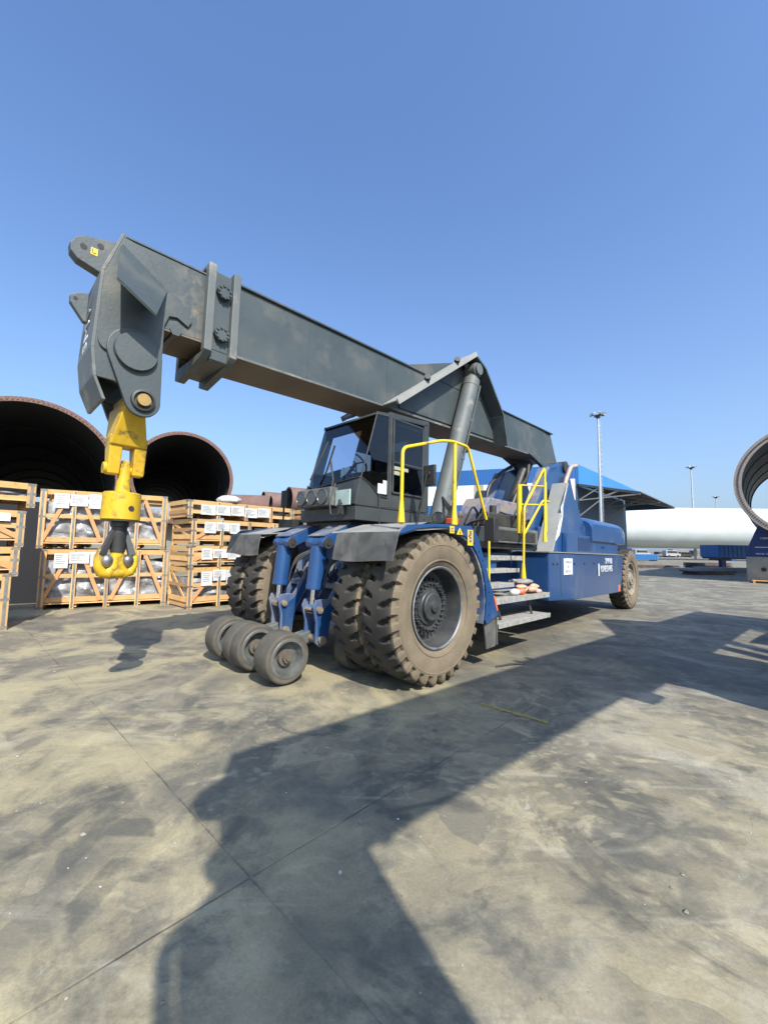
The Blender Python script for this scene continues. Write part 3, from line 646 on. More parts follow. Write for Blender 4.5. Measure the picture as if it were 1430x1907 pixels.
# lower body with the raised corner under the windscreen
body.hexa([(.40, CY0, 2.27), (.40, CY1, 2.27), (-1.2, CY1, 2.27), (-1.2, CY0, 2.27), (cabrow(gl)+.0, CY0, 2.52), (cabrow(gl), CY1-.02, gl), (-.02, CY1, gl), (-.02, CY0, gl)])
body.add([(.40, CY1, 2.27), (cabrow(gl), CY1, gl), (.1, CY1, gl-.08), (-.12, CY1, 2.42), (-.27, CY1, 2.41), (-.27, CY1, 2.27)], [(0, 1, 2, 3, 4, 5)])
bd = MB()
outl = [(.40, 2.27), (cabrow(2.6)+.01, 2.655), (.16, 2.60), (-.05, 2.43), (-.25, 2.41), (-.25, 2.27)]
bd.prism(outl, CY1-.03, CY1); bd.prism(outl, CY0, CY0+.03)
bd.hexa([(.37, CY0+.03, 2.27), (.40, CY0+.03, 2.27), (.40, CY1-.03, 2.27), (.37, CY1-.03, 2.27), (cabrow(2.6)-.02, CY0+.03, 2.56), (cabrow(2.6)+.01, CY0+.03, 2.56), (cabrow(2.6)+.01, CY1-.03, 2.655), (cabrow(2.6)-.02, CY1-.03, 2.655)])
bd.box(-1.2, .37, CY0+.02, CY1-.02, 2.24, 2.28)
# door frame, rear, roof, pillars
def bar(b, p, q, wd=.07, th=.05, u=(0, 1, 0)): b.obox(p, q, wd, th, u)
for yy in (CY1-.02, CY0+.02):
    bar(bd, (-.27, yy, 2.27), (-.27, yy, 3.74), .06, .05)
    bar(bd, (-.31, yy, 2.27), (-.31, yy, 3.74), .03, .055)
    bar(bd, (-1.15, yy, 2.27), (-1.17, yy, 3.80), .12, .05)
    bar(bd, (-.25, yy, 3.73), (-1.2, yy, 3.79), .08, .05)
    bd.prism([(-.30, 2.27), (-1.12, 2.27), (-1.12, 2.52), (-.30, 2.52)], min(yy, yy), yy+.012)
    bar(bd, (.02, yy, 3.69), (-.27, yy, 3.73), .035, .04)
bd.hexa([(0.04, CY0-.01, 3.66), (0.04, CY1+.01, 3.66), (-1.24, CY1+.01, 3.78), (-1.24, CY0-.01, 3.78), (-.02, CY0+.03, 3.72), (-.02, CY1-.03, 3.72), (-1.24, CY1-.02, 3.86), (-1.24, CY0+.02, 3.86)])
bd.box(-1.24, -1.18, CY0, CY0+.28, 2.27, 3.8); bd.box(-1.24, -1.18, CY1-.25, CY1, 2.27, 3.8); bd.box(-1.24, -1.18, CY0, CY1, 2.27, 2.75); bd.box(-1.24, -1.18, CY0, CY1, 3.60, 3.8)
cab = bd.build('cab', M['cabgrey'], rs, .008)
a = MB(); a.hexa([(cabrow(2.6), CY0+.03, 2.56), (cabrow(2.6), CY1-.02, 2.655), (cabrow(2.6)-.006, CY1-.02, 2.655), (cabrow(2.6)-.006, CY0+.03, 2.56),
                  (0.0, CY0+.03, 3.69), (0.0, CY1-.02, 3.69), (-.006, CY1-.02, 3.69), (-.006, CY0+.03, 3.69)]); a.build('windscreen', M['glass'], cab)
for yy in (CY1-.012, CY0+.006):
    a = MB(); a.prism([(cabrow(2.66)-.01, 2.66), (.16, 2.60), (-.05, 2.435), (-.24, 2.415), (-.24, 3.72), (0, 3.70)], yy, yy+.006); a.build('side_window', M['glass'], cab)
a = MB(); a.box(-1.215, -1.209, CY0+.28, CY1-.25, 2.75, 3.60); a.build('rear_window', M['glass'], cab)
# door with two panes and handle
a = MB(); yd = CY1+.001
for (x0, x1, z0, z1) in ((-.36, -.33, 2.50, 3.68), (-1.08, -1.05, 2.50, 3.70)): a.box(x0, x1, yd, yd+.02, z0, z1)
a.box(-1.08, -.33, yd, yd+.02, 3.67, 3.70); a.box(-1.08, -.33, yd, yd+.02, 2.98, 3.01); a.box(-1.08, -.33, yd, yd+.02, 2.50, 2.53)
dr = a.build('door', M['cabgrey'], cab, .006)
dr['label'] = 'grey framed cab door with two panes'
a = MB(); a.prism([(-1.05, 3.01), (-.36, 3.01), (-.36, 3.67), (-1.05, 3.67)], yd+.004, yd+.010); a.prism([(-1.05, 2.53), (-.36, 2.53), (-.36, 2.98), (-1.05, 2.98)], yd+.004, yd+.010)
a = a.build('door_pane', M['glass'], cab)
a = MB(); a.prism([(-1.10, 2.53), (-.33, 2.53), (-.33, 2.98), (-1.10, 2.98)], CY1-.04, CY1-.02); a.build('door_lining', M['seat'], cab)
a = MB(); a.box(-.50, -.37, yd+.011, yd+.013, 2.80, 2.86); a.box(-.70, -.37, yd+.011, yd+.013, 2.88, 2.935); a.build('door_sticker', M['khaki'], cab)
a = MB(); a.box(-.23, -.04, CY1-.005, CY1-.003, 2.47, 2.62); a.box(-.23, -.15, CY1-.005, CY1-.003, 2.62, 2.68); a.build('paper_sheet', M['paper'], cab)
b = MB(); b.box(-.34, -.16, CY0+.03, CY0+.06, 2.3, 3.66); b.box(-1.15, .0, CY0+.03, CY0+.055, 3.42, 3.68); b.box(-1.15, .22, CY0+.03, CY0+.055, 2.3, 2.86); b.box(-1.18, .0, CY0+.06, CY1-.06, 3.62, 3.66)
b.build('inner_frame', M['seat'], cab)
# interior
a = MB(); a.prism([(.34, 2.3), (.27, 2.62), (.0, 2.82), (-.15, 2.80), (-.2, 2.3)], .05, .70); a.prism([(.34, 2.3), (.30, 2.56), (.18, 2.68), (.1, 2.3)], CY0+.05, .05); a.build('dashboard', M['dash'], cab, .02)
a = MB(); a.box(-.95, -.45, -.15, .38, 2.6, 2.76); a.hexa([(-.85, -.15, 2.72), (-.72, -.15, 2.72), (-.72, .38, 2.72), (-.85, .38, 2.72), (-1.02, -.12, 3.35), (-.90, -.12, 3.35), (-.90, .35, 3.35), (-1.02, .35, 3.35)]); a.box(-.85, -.55, 0, .2, 2.3, 2.6); a.build('seat', M['seat'], cab, .04)
a = MB(); cxx = Vector((-.18, .12, 3.02)); ax_ = Vector((-.75, 0, .65)).normalized(); d_, u_, v_ = basis(ax_)
a.tube([cxx+(u_*cos(2*pi*i/24)+v_*sin(2*pi*i/24))*.19 for i in range(25)], .014, 8)
for i in range(3): a.tube([cxx, cxx+(u_*cos(2.1*i)+v_*sin(2.1*i))*.19], .012, 6)
a.tube([cxx, (.05, .12, 2.75)], .03, 8); a.build('steering_wheel', M['black'], cab)
# base tray, seal lines, wiper
a = MB(); a.box(-1.28, .41, CY0-.01, CY1+.03, 2.04, 2.235); a.box(-.9, .25, -.3, .5, 1.80, 2.04)
a.build('cab_base', M['cabgrey'], rs, .01)
a = MB(); a.tube([(cabrow(2.6)+.02, CY0+.02, 2.57), (cabrow(2.62)+.02, CY1, 2.665), (.15, CY1+.006, 2.60), (-.06, CY1+.006, 2.43), (-.24, CY1+.006, 2.415), (-.262, CY1+.006, 2.50), (-.262, CY1+.006, 3.68)], .012, 6, .05)
a.tube([(.41, CY1+.012, 2.262), (-1.2, CY1+.012, 2.245)], .014, 6); a.tube([(cabrow(2.66)+.012, CY1, 2.66), (.014, CY1, 3.70)], .010, 6); a.build('window_seal', M['black'], cab)
a = MB(); a.tube([(.50, .36, 2.50), (.42, .28, 2.66), (.34, .10, 2.98)], .016, 6); a.tube([(.37, -.37, 2.72), (.30, -.30, 2.97), (.16, -.22, 3.38)], .016, 6); a.build('wiper', M['black'], cab)
a = MB(); a.tube([(.47, .40, 2.58), (.58, .42, 2.3), (.58, .46, 2.10), (.56, .60, 2.10), (.52, .62, 2.28)], .012, 6, .05)
a.build('cable', M['black'], cab)
a = MB(); a.tube([(-.05, CY1+.02, 2.45), (-.06, CY1+.03, 2.0)], .012, 6); a.build('cable', M['black'], cab)
# work lights and mint panel
lb = MB(); lb.box(.42, .56, -.44, .40, 2.255, 2.525); lb = lb.build('lamp_box', M['slate_dusty'], cab, .01)
for i in range(3):
    yy = -.30+.27*i; a = MB(); a.lathe([(0, .112), (.02, .116), (.035, .112), (.035, .102), (.028, .098), (.032, 0)], (.56, yy, 2.39), (1, 0, 0), 28); a.build('work_light', M['lens'], cab, angle=30)
a = MB(); a.box(.46, .485, .43, .74, 2.25, 2.47); a.build('inspection_panel', M['mint'], cab)
a = MB(); a.box(.46, .51, .50, .60, 2.12, 2.25); a.cyl((.50, .55, 2.25), (.50, .55, 2.33), .02); a.build('latch', M['blackmetal'], cab)
# mirrors and tail lamps
a = MB(); a.box(-.71, -.66, 1.12, 1.34, 2.62, 2.94); a.cyl((-.655, 1.23, 2.80), (-.62, 1.23, 2.80), .04); a.tube([(-.62, 1.23, 2.80), (-.62, 1.1, 2.3), (-.62, 1.05, 2.0)], .018, 6); a.build('mirror', M['black'], rs, .02)
a = MB(); a.box(-1.40, -1.26, 1.83, 2.0, 1.78, 2.15); a.tube([(-1.3, 1.9, 2.15), (-1.3, 1.6, 2.1), (-1.4, 1.3, 2.0)], .02, 6); a.build('mirror', M['black'], rs, .05)
a = MB(); a.box(-.05, -.0, -1.85, -1.63, 2.40, 2.72); a.tube([(-.03, -1.78, 2.40), (-.03, -1.78, 1.95)], .02, 6); a.box(-.1, .12, -1.7, -1.2, 1.98, 2.14); a.build('mirror', M['black'], rs, .02)
a = MB(); a.cyl((-.62, 1.5, 2.10), (-.52, 1.52, 2.10), .095, .10); l1 = a.build('head_lamp', M['black'], rs)
a = MB(); a.lathe([(0, .085), (.01, .08), (.02, 0)], (-.52, 1.52, 2.10), (1, .2, 0), 24); a.build('lamp_lens', M['lens'], l1)
a = MB(); a.box(-.82, -.74, 1.5, 1.68, 2.03, 2.12); a.build('tail_lamp', M['red'], rs, .01)

# ---- hand rails
def rail(paths, r=.022, base=None):
    a = MB()
    for p in paths: a.tube(p, r, 10, .08)
    for (x, y, z, h) in base or []: a.cyl((x, y, z), (x, y, z+h), .045, .024, 12)
    return a.build('hand_rail', M['yellow'], rs)
rail([[(.68, 1.9, 1.93), (.68, 1.9, 2.83), (-.05, 1.9, 3.07), (-.32, 1.9, 3.12), (-.70, 1.9, 3.12), (-1.20, 1.9, 2.12)]], .021, [(.68, 1.9, 1.95, .25)])
rail([[(-.38, 1.9, 1.98), (-.38, 1.9, 3.10)]], .026, [(-.38, 1.9, 1.98, .3)])
rail([[(-1.23, 1.93, 1.80), (-1.23, 1.93, 1.20)]], .018)
rail([[(-2.40, 1.9, 1.24), (-2.44, 1.9, 2.42), (-3.28, 1.9, 3.24), (-3.55, 1.75, 3.18)], [(-2.42, 1.9, 1.95), (-3.2, 1.9, 2.62), (-3.6, 1.85, 2.64)]], .020, [(-2.40, 1.9, 1.22, .25)])
rail([[(-3.27, 1.9, 1.86), (-3.30, 1.9, 3.22)], [(-3.42, 1.86, 2.05), (-3.42, 1.86, 3.0)]], .024, [(-3.27, 1.9, 1.86, .25)])
rail([[(-2.47, 1.8, 1.98), (-2.47, 1.8, 2.82)]], .045)
rail([[(-2.47, 1.8, 2.82), (-3.3, 1.88, 2.9)], [(-2.47, 1.8, 2.48), (-3.3, 1.88, 2.55)]], .014)

# ---- small fittings
a = MB(); fr_ = random.Random(4)
for yc in (.38, -.50):
    for k in range(3):
        a.tube([(.10, yc+.06*k-.2, 1.72), (.34, yc+.25+.03*k, 1.62), (.60, yc+.17, 1.50-.04*k), (.66, yc+.14, 1.30), (.68, yc+.12, 1.12)], .014, 7, .1)
    a.tube([(.62, yc-.16, 1.58), (.56, yc-.22, 1.30), (.50, yc-.2, 1.02), (.60, yc-.15, .92)], .013, 7, .1)
    a.build('hydraulic_hose', M['black'], rs); a = MB()
for k in range(4): a.tube([(-1.35, .98+.05*k, 2.0), (-1.55, 1.0+.04*k, 2.32+.03*k), (-1.72, .80+.03*k, 2.40), (-1.80, .66, 2.62)], .018, 7, .15)
a.build('hydraulic_hose', M['black'], rs)
a = MB()
for i in range(9): a.cyl((.72-.16*i, 1.90, 1.86+.0135*i+.13*min(1, i/4)), (.72-.16*i, 1.90, 1.885+.0135*i+.13*min(1, i/4)), .016, n=8)
for i in range(10): an = radians(112+8.6*i); a.cyl((1.10*cos(an), 2.0125, .935+1.06*sin(an)), (1.10*cos(an), 2.022, .935+1.06*sin(an)), .012, n=8)
tag(a.build('bolt_heads', M['blackmetal'], rs), kind='stuff')
# ---- rear frame, engine hood, counterweight
def leg(sg):
    a = MB(); ys = sorted((sg*.47, sg*.80)); a.prism([(-4.55, 1.68), (-6.25, 3.90), (-6.9, 4.12), (-7.45, 4.12), (-8.0, 3.2), (-8.4, 1.68)], *ys)
    o = a.build('rear_frame', M['blue'], rs, .02)
    b = MB(); ys = (ys[0]+.02, ys[1]-.02); b.hexa([(-4.53, ys[0], 1.70), (-4.53, ys[1], 1.70), (-4.545, ys[1], 1.70), (-4.545, ys[0], 1.70), (-6.23, ys[0], 3.91), (-6.23, ys[1], 3.91), (-6.25, ys[1], 3.90), (-6.25, ys[0], 3.90)]); b.build('front_plate', M['blue_dusty'], o)
    c3 = MB(); c3.cyl((-7.2, sg*.44, 4.05), (-7.2, sg*.86, 4.05), .16); c3.build('pivot_pin', M['blackmetal'], o)
both(leg)
a = MB(); a.box(-6.0, -4.9, -.46, .46, 1.7, 2.6); a.cyl((-5.6, -.1, 2.6), (-6.2, .1, 3.9), .12); a.tube([(-4.9, .3, 2.4), (-5.3, .35, 3.2), (-6.0, .3, 3.6), (-6.3, .2, 4.1)], .05, 8, .3); a.tube([(-4.9, -.3, 2.4), (-5.0, -.3, 3.3), (-5.7, -.3, 3.8), (-6.3, -.2, 4.1)], .05, 8, .3); a.build('hydraulic_bay', M['blackmetal'], rs, .02)
def hood(sg):
    a = MB(); ys = sorted((sg*.90, sg*1.30)); a.prism([(-5.15, 1.69), (-6.14, 3.40), (-6.30, 3.36), (-6.62, 2.96), (-6.96, 2.60), (-7.4, 2.32), (-7.9, 2.10), (-9.6, 2.0), (-9.6, 1.69)], *ys)
    a.prism([(-5.62, 1.69), (-5.66, 2.17), (-7.7, 2.13), (-9.7, 2.0), (-9.7, 1.69)], *sorted((sg*1.301, sg*1.42)))
    o = a.build('engine_hood', M['blue'], rs, .02)
    lv = MB()
    for i in range(7): lv.box(-7.35, -6.35, *sorted((sg*1.4215, sg*1.432)), 1.76+.048*i, 1.785+.048*i)
    lv.build('louvre', M['darkblue'], o)
    hd_ = MB(); hd_.tube([(-8.15, sg*1.42, 1.88), (-8.15, sg*1.46, 1.88), (-8.35, sg*1.46, 1.88), (-8.35, sg*1.42, 1.88)], .012, 6); hd_.build('handle', M['black'], o)
    sm = MB(); sm.box(-7.78, -7.768, *sorted((sg*1.4205, sg*1.4225)), 1.70, 2.10); sm.build('panel_seam', M['black'], o)
    b = MB(); b.hexa([(-5.10, ys[0]+.0, 1.70), (-5.10, ys[1]+.0, 1.70), (-5.145, ys[1], 1.70), (-5.145, ys[0], 1.70), (-6.10, ys[0], 3.43), (-6.10, ys[1], 3.43), (-6.14, ys[1], 3.405), (-6.14, ys[0], 3.405)]); b.build('sloping_panel', M['panelgrey'], o, .01)
    if sg > 0:
        q = MB(); q.prism([(-5.28, 1.95), (-5.50, 2.10), (-5.72, 2.55), (-5.74, 2.85), (-5.60, 2.72), (-5.66, 2.55), (-5.50, 2.35), (-5.42, 2.30)], 1.301, 1.306); q.build('emblem', M['white'], o)
        q = MB(); q.prism([(-5.75, 2.90), (-5.62, 2.75), (-5.9, 3.1), (-6.02, 3.35)], 1.301, 1.306); q.build('emblem', M['white'], o)
both(hood)
a = MB(); a.box(-9.7, -5.3, -.90, .90, 1.68, 2.3); a.build('engine_block', M['darkblue'], rs, .03)
a = MB(); a.tube([(-6.35, 1.1, 3.1), (-6.45, 1.1, 3.5), (-6.84, 1.1, 3.96), (-7.25, 1.1, 4.06)], .055, 12, .1); a.build('exhaust_pipe', mat('burnt_exhaust', (.55, .42, .36), (.40, .26, .18), 5, .5, metal=.3), rs)
# counterweight: rounded dome lofted along x
a = MB(); secs = []
for i in range(21):
    t = i/20; x = -7.25-t*3.95
    top = 2.70 - .70*max(0, (t-.72)/.28)**2.2 - .08*(1-min(1, t/.06))
    hw_ = 1.47*(1-.30*max(0, (t-.70)/.30)**2.4)
    ring = []
    for k in range(25):
        u = k/24; an = pi*u; e = .38
        cx_ = cos(an); sx_ = sin(an)
        ring.append((x, hw_*math.copysign(abs(cx_)**e, cx_), 2.02+(top-2.02)*abs(sx_)**e))
    secs.append(ring)
vs = [p for r in secs for p in r]; fs = [(i*25+k, i*25+k+1, (i+1)*25+k+1, (i+1)*25+k) for i in range(20) for k in range(24)]
fs += [(i*25+24, i*25, (i+1)*25, (i+1)*25+24) for i in range(20)]
a.add(vs, fs, True); a.add(secs[0], [tuple(range(25))]); a.add(secs[-1], [tuple(range(24, -1, -1))])
cw = a.build('counterweight', M['blue'], rs, angle=50)
a = MB(); a.box(-11.0, -9.75, -.85, .85, 1.2, 2.0); a.build('rear_bumper', M['darkblue'], rs, .03)
a = MB(); a.box(-7.22, -5.75, -.88, .88, 2.31, 2.45); a.cyl((-6.9, -.3, 2.45), (-6.9, -.3, 2.7), .14); a.build('engine_cover', M['blackmetal'], rs, .02)

# ---- boom
def zt(x): return 4.93-.029*x
def zb(x): return 4.025-.040*x
BX0, BX1 = 2.14, -6.6
a = MB(); HW = .355
def slab(b, x0, x1, y0, y1, f0, f1):
    b.hexa([(x0, y0, f0(x0)), (x1, y0, f0(x1)), (x1, y1, f0(x1)), (x0, y1, f0(x0)), (x0, y0, f1(x0)), (x1, y0, f1(x1)), (x1, y1, f1(x1)), (x0, y1, f1(x0))])
slab(a, BX0, BX1, HW-.02, HW, zb, lambda x: zt(x)-.03)
slab(a, BX0, BX1, -HW, -HW+.02, zb, lambda x: zt(x)-.03)
slab(a, BX0, -7.5, -HW-.035, HW+.035, lambda x: zt(x)-.029, zt)
# tail box
a.hexa([(-6.6, -HW, zb(-6.6)), (-6.6, HW, zb(-6.6)), (-7.75, HW+.02, 4.36), (-7.75, -HW-.02, 4.36), (-6.6, -HW, zt(-6.6)-.03), (-6.6, HW, zt(-6.6)-.03), (-7.45, HW-.03, zt(-7.45)-.03), (-7.45, -HW+.03, zt(-7.45)-.03)])
for sg in (1, -1): a.prism([(-5.9, zb(-5.9)-.001), (-6.5, 4.12), (-7.3, 3.9), (-7.7, 4.36)], *sorted((sg*.30, sg*.40)))
a.prism([(-1.05, 4.955), (-2.72, 5.60), (-3.2, 5.46), (-3.95, 5.03)], -.34, .34)
bm = a.build('boom', M['slate'], rs, .006)
a = MB(); slab(a, BX0-.002, -6.6, -HW+.0, HW-.0, lambda x: zb(x)-.022, lambda x: zb(x)-.002); a.build('boom_underside', M['under'], bm)
a = MB(); slab(a, BX0, -6.6, HW+.001, HW+.012, lambda x: zb(x)-.02, lambda x: zb(x)+.012); slab(a, BX0, -6.6, -HW-.012, -HW-.001, lambda x: zb(x)-.02, lambda x: zb(x)+.012); a.build('bottom_flange', M['slate_dusty'], bm)
for x in (-.6, -2.0, -4.6, 1.0):
    a = MB(); a.box(x, x+.012, HW+.0005, HW+.0035, zb(x)+.02, zt(x)-.04); a.build('weld_seam', M['slate'], bm)
a = MB(); a.tube([(1.9, -.2, zt(1.9)+.04), (-2.4, -.2, zt(-2.4)+.04)], .02, 6); a.build('oil_pipe', M['slate'], bm)
# collars
for x in (2.43, 2.13):
    a = MB(); z0 = 3.80; z1 = zt(x)+.05; o_ = .455; i_ = .358; th = .045
    a.box(x-th, x+th, i_, o_, z0+.05, z1); a.box(x-th, x+th, -o_, -i_, z0+.05, z1); a.box(x-th, x+th, -i_, i_, zt(x)+.003, z1)
    a.prism([(-o_, z0+.05), (-o_, z0-.08), (-o_+.1, z0-.12), (o_-.12, z0-.02), (o_, z0+.05)], x-th, x+th, 'x')
    a.build('collar', M['slate_dusty'], bm, .008)
a = MB(); a.box(2.176, 2.384, HW+.002, HW+.045, 3.90, zt(2.3)); a.box(2.176, 2.384, -HW-.045, -HW-.002, 3.90, zt(2.3)); a.box(2.176, 2.384, -.40, .40, 3.78, 3.90)
a.build('wear_pad_housing', M['slate'], bm, .008)
for z in (4.62, 4.10):
    a = MB(); a.cyl((2.28, .40, z), (2.28, .46, z), .085, .085, 24)
    for i in range(9): a.cyl((2.28+.07*cos(i*2*pi/9), .46, z+.07*sin(i*2*pi/9)), (2.28+.07*cos(i*2*pi/9), .475, z+.07*sin(i*2*pi/9)), .016, n=6, smooth=False)
    a.build('bolted_cover', M['slate'], bm, angle=30)
# lifting brackets over the cab (one each side)
def apex(sg):
    FP = [(-.50, 3.99), (-2.83, 5.67), (-3.22, 5.52), (-3.98, 4.70), (-4.16, 4.05)]
    a = MB(); t = .045; y0, y1 = sorted((sg*.357, sg*.70))
    for i in range(4):
        p, q = FP[i], FP[i+1]; dx, dz = q[0]-p[0], q[1]-p[1]; l = hypot(dx, dz); nx_, nz_ = dz/l*t, -dx/l*t
        a.hexa([(p[0], y0, p[1]), (q[0], y0, q[1]), (q[0], y1, q[1]), (p[0], y1, p[1]), (p[0]+nx_, y0, p[1]+nz_), (q[0]+nx_, y0, q[1]+nz_), (q[0]+nx_, y1, q[1]+nz_), (p[0]+nx_, y1, p[1]+nz_)])
    o = a.build('lifting_bracket', M['slate'], rs, .005)
    w_ = MB(); w_.prism([(-.9, zb(-.9)+.05), (-.9, 4.25), (-2.83, 5.64), (-3.2, 5.50), (-3.95, 4.70), (-4.12, zb(-4.1)+.05)], *sorted((sg*.358, sg*.378))); w_.build('web_plate', M['slate'], o)
    g_ = MB(); g_.hexa([(-.50, y0, 3.99), (-2.80, y0, 5.655), (-2.80, y1, 5.655), (-.50, y1, 3.99), (-.47, y0, 4.05), (-2.82, y0, 5.745), (-2.82, y1, 5.745), (-.47, y1, 4.05)])
    g_ = MB(); g_.add([(-.50, y1 if sg > 0 else y0, 3.985), (-2.83, y1 if sg > 0 else y0, 5.665), (-2.87, (y1 if sg > 0 else y0), 5.735), (-.48, (y1 if sg > 0 else y0), 4.06)], [(0, 1, 2, 3)])
    b = MB(); yy = sg*.705; b.obox((-.50, yy, 4.025), (-2.85, yy, 5.715), .02, .095, (0, 0, 1)); b.hexa([(-.50, y0, 4.048), (-2.84, y0, 5.735), (-2.84, y1, 5.735), (-.50, y1, 4.048), (-.50, y0, 4.056), (-2.84, y0, 5.743), (-2.84, y1, 5.743), (-.50, y1, 4.056)]); b.build('edge_trim', M['panelgrey'], o)
    c4 = MB(); c4.cyl((-2.95, sg*.37, 5.42), (-2.95, sg*.72, 5.42), .12); c4.prism([(-2.7, 5.56), (-3.1, 5.58), (-3.28, 5.36), (-3.0, 5.24)], *sorted((sg*.46, sg*.5))); c4.build('pin_boss', M['slate_dusty'], o, .005)
    if sg > 0:
        for (x, z) in ((-1.25, 4.63), (-2.15, 5.28)):
            l = MB(); l.cyl((x, .70, z+.02), (x+.05, .75, z+.04), .055); l.obox((x-.02, .70, z-.06), (x-.02, .70, z+.03), .03, .03, (0, 1, 0)); l.build('boom_lamp', M['black'], o)
    # lift cylinder
    k = MB(); A = Vector((-1.72, sg*.56, 2.0)); B = Vector((-2.93, sg*.56, 5.30)); D = (B-A)
    k.cyl(A, A+D*.93, .165, .165, 32); k.cyl(A+D*.915, A+D*.965, .172, .172, 32); k.cyl(A+D*.965, B, .12, .10); k.cyl((-2.95, sg*.45, 5.42), (-2.95, sg*.67, 5.42), .15)
    k.cyl((-1.72, sg*.44, 2.0), (-1.72, sg*.68, 2.0), .17)
    cy = k.build('lift_cylinder', M['slate_dusty'], rs, angle=30)
    h = MB(); off = Vector((-.20, sg*.09, -.03)); h.tube([A+D*.12+off, A+D*.95+off, A+D*.96+off*.3], .024, 8)
    for t_2 in (.2, .45, .7): h.obox(A+D*t_2+off*1.1, A+D*t_2+off*.4, .06, .05, (0, 1, 0))
    h.build('oil_pipe', M['slate'], cy)
both(apex)
# inner boom and head
a = MB(); IH = .315
def it(x): return 4.93-.029*x-.05
def ib(x): return 4.025-.040*x+.07
slab(a, 3.28, -3, IH-.02, IH, ib, it); slab(a, 3.28, -3, -IH, -IH+.02, ib, it); slab(a, 3.28, -3, -IH-.012, IH+.012, lambda x: it(x)-.001, lambda x: it(x)+.022)
inner = a.build('inner_boom', M['slate_inner'], rs, .005)
a = MB(); slab(a, 2.95, -3, -IH+.001, IH-.001, lambda x: ib(x)-.02, lambda x: ib(x)-.001); a.build('boom_underside', M['under'], inner)
a = MB(); cheek = [(3.30, 4.77), (3.44, 4.33), (3.46, 3.52), (3.42, 3.24), (3.28, 3.24), (3.10, 3.18), (2.90, 3.25), (2.86, 3.55), (2.86, 4.00), (2.82, 4.12), (2.74, 4.14), (2.62, 4.08), (2.58, 4.16), (2.72, 4.36), (2.90, 4.42), (3.1, 4.75)]
a.prism(cheek, .317, .345); a.prism(cheek, -.345, -.317)
a.hexa([(3.28, -.30, 4.0), (3.28, .30, 4.0), (3.26, .30, 4.0), (3.26, -.30, 4.0), (3.28, -.30, 4.8), (3.28, .30, 4.8), (3.26, .30, 4.8), (3.26, -.30, 4.8)])
hd = a.build('boom_head', M['slate'], rs, .006)
a = MB()
fp = [(3.29, 4.80), (3.435, 4.33), (3.458, 3.52), (3.42, 3.24), (3.33, 3.03)]
for i in range(4):
    p, q = fp[i], fp[i+1]; a.hexa([(p[0], -.35, p[1]), (q[0], -.35, q[1]), (q[0], .35, q[1]), (p[0], .35, p[1]), (p[0]+.03, -.35, p[1]), (q[0]+.03, -.35, q[1]), (q[0]+.03, .35, q[1]), (p[0]+.03, .35, p[1])])
a.build('nose_plate', M['slate_dusty'], hd, .004)
text('SMV', .30, M['white'], hd, (3.483, -.02, 3.82), (pi/2, -pi/2, pi/2), ext=.003)
# gusset wedge
a = MB(); a.hexa([(3.31, .346, 4.69), (2.86, .346, 4.40), (2.875, .346, 4.36), (3.325, .346, 4.65), (3.395, .75, 4.09), (3.05, .75, 3.87), (3.05, .735, 3.85), (3.40, .735, 4.06)])
a.hexa([(2.862, .346, 4.395), (3.05, .748, 3.865), (3.02, .346, 4.13), (3.01, .346, 4.10), (2.875, .346, 4.38), (3.065, .740, 3.86), (3.035, .346, 4.13), (3.03, .346, 4.10)]); a.build('gusset', M['slate'], hd, .006)
def hullpoly(c0, r0, c1, r1, n=20):                              # belt round two circles
    d = hypot(c1[0]-c0[0], c1[1]-c0[1]); b = atan2(c1[1]-c0[1], c1[0]-c0[0]); al = math.acos((r0-r1)/d)
    P = [(c0[0]+r0*cos(b+al+(2*pi-2*al)*i/n), c0[1]+r0*sin(b+al+(2*pi-2*al)*i/n)) for i in range(n+1)]
    P += [(c1[0]+r1*cos(b-al+2*al*i/n), c1[1]+r1*sin(b-al+2*al*i/n)) for i in range(n+1)]
    return P
for sg in (1, -1):
    a = MB(); a.prism(hullpoly((3.12, 3.57), .25, (3.02, 3.09), .165), *sorted((sg*.348, sg*.40))); hp = a.build('hanger_plate', M['slate'], hd, .008)
    a = MB(); a.cyl((3.12, sg*.40, 3.57), (3.12, sg*.445, 3.57), .20, .19, 40); a.build('hanger_boss', M['slate'], hd, .006)
    a = MB(); a.lathe([(0, .115), (.03, .11), (.035, .09), (.02, .085)], (3.02, sg*.40, 3.09), (0, sg, 0), 28); a.build('pin_collar', M['blackmetal'], hd)
a = MB(); a.cyl((3.02, -.455, 3.09), (3.02, .455, 3.09), .062, .062, 24); a.build('hanger_pin', M['brass'], hd, .006)
a = MB(); a.cyl((3.12, -.31, 3.57), (3.12, .31, 3.57), .17); a.cyl((3.34, -.37, 3.62), (3.34, .37, 3.62), .10); a.cyl((2.74, -.33, 4.0), (2.74, .33, 4.0), .065, n=6, smooth=False); a.box(2.70, 3.25, -.28, .28, 4.02, 4.12); a.build('cross_shaft', M['slate'], hd, .005)
def lug(pts, holes, y0, y1, nm):
    a = MB(); a.prism(pts, y0, y1); o = a.build(nm, M['slate'], hd, .008)
    b = MB()
    for (x, z, r) in holes: b.cyl((x, y0-.003, z), (x, y1+.003, z), r, r, 20)
    b.build('lug_hole', M['pipein'], hd)
lug([(3.30, 4.84), (3.58, 4.755), (3.66, 4.70), (3.70, 4.62), (3.69, 4.54), (3.63, 4.48), (3.44, 4.43), (3.38, 4.44)], [(3.59, 4.63, .030), (3.45, 4.71, .030)], -.04, .09, 'tip_lug')
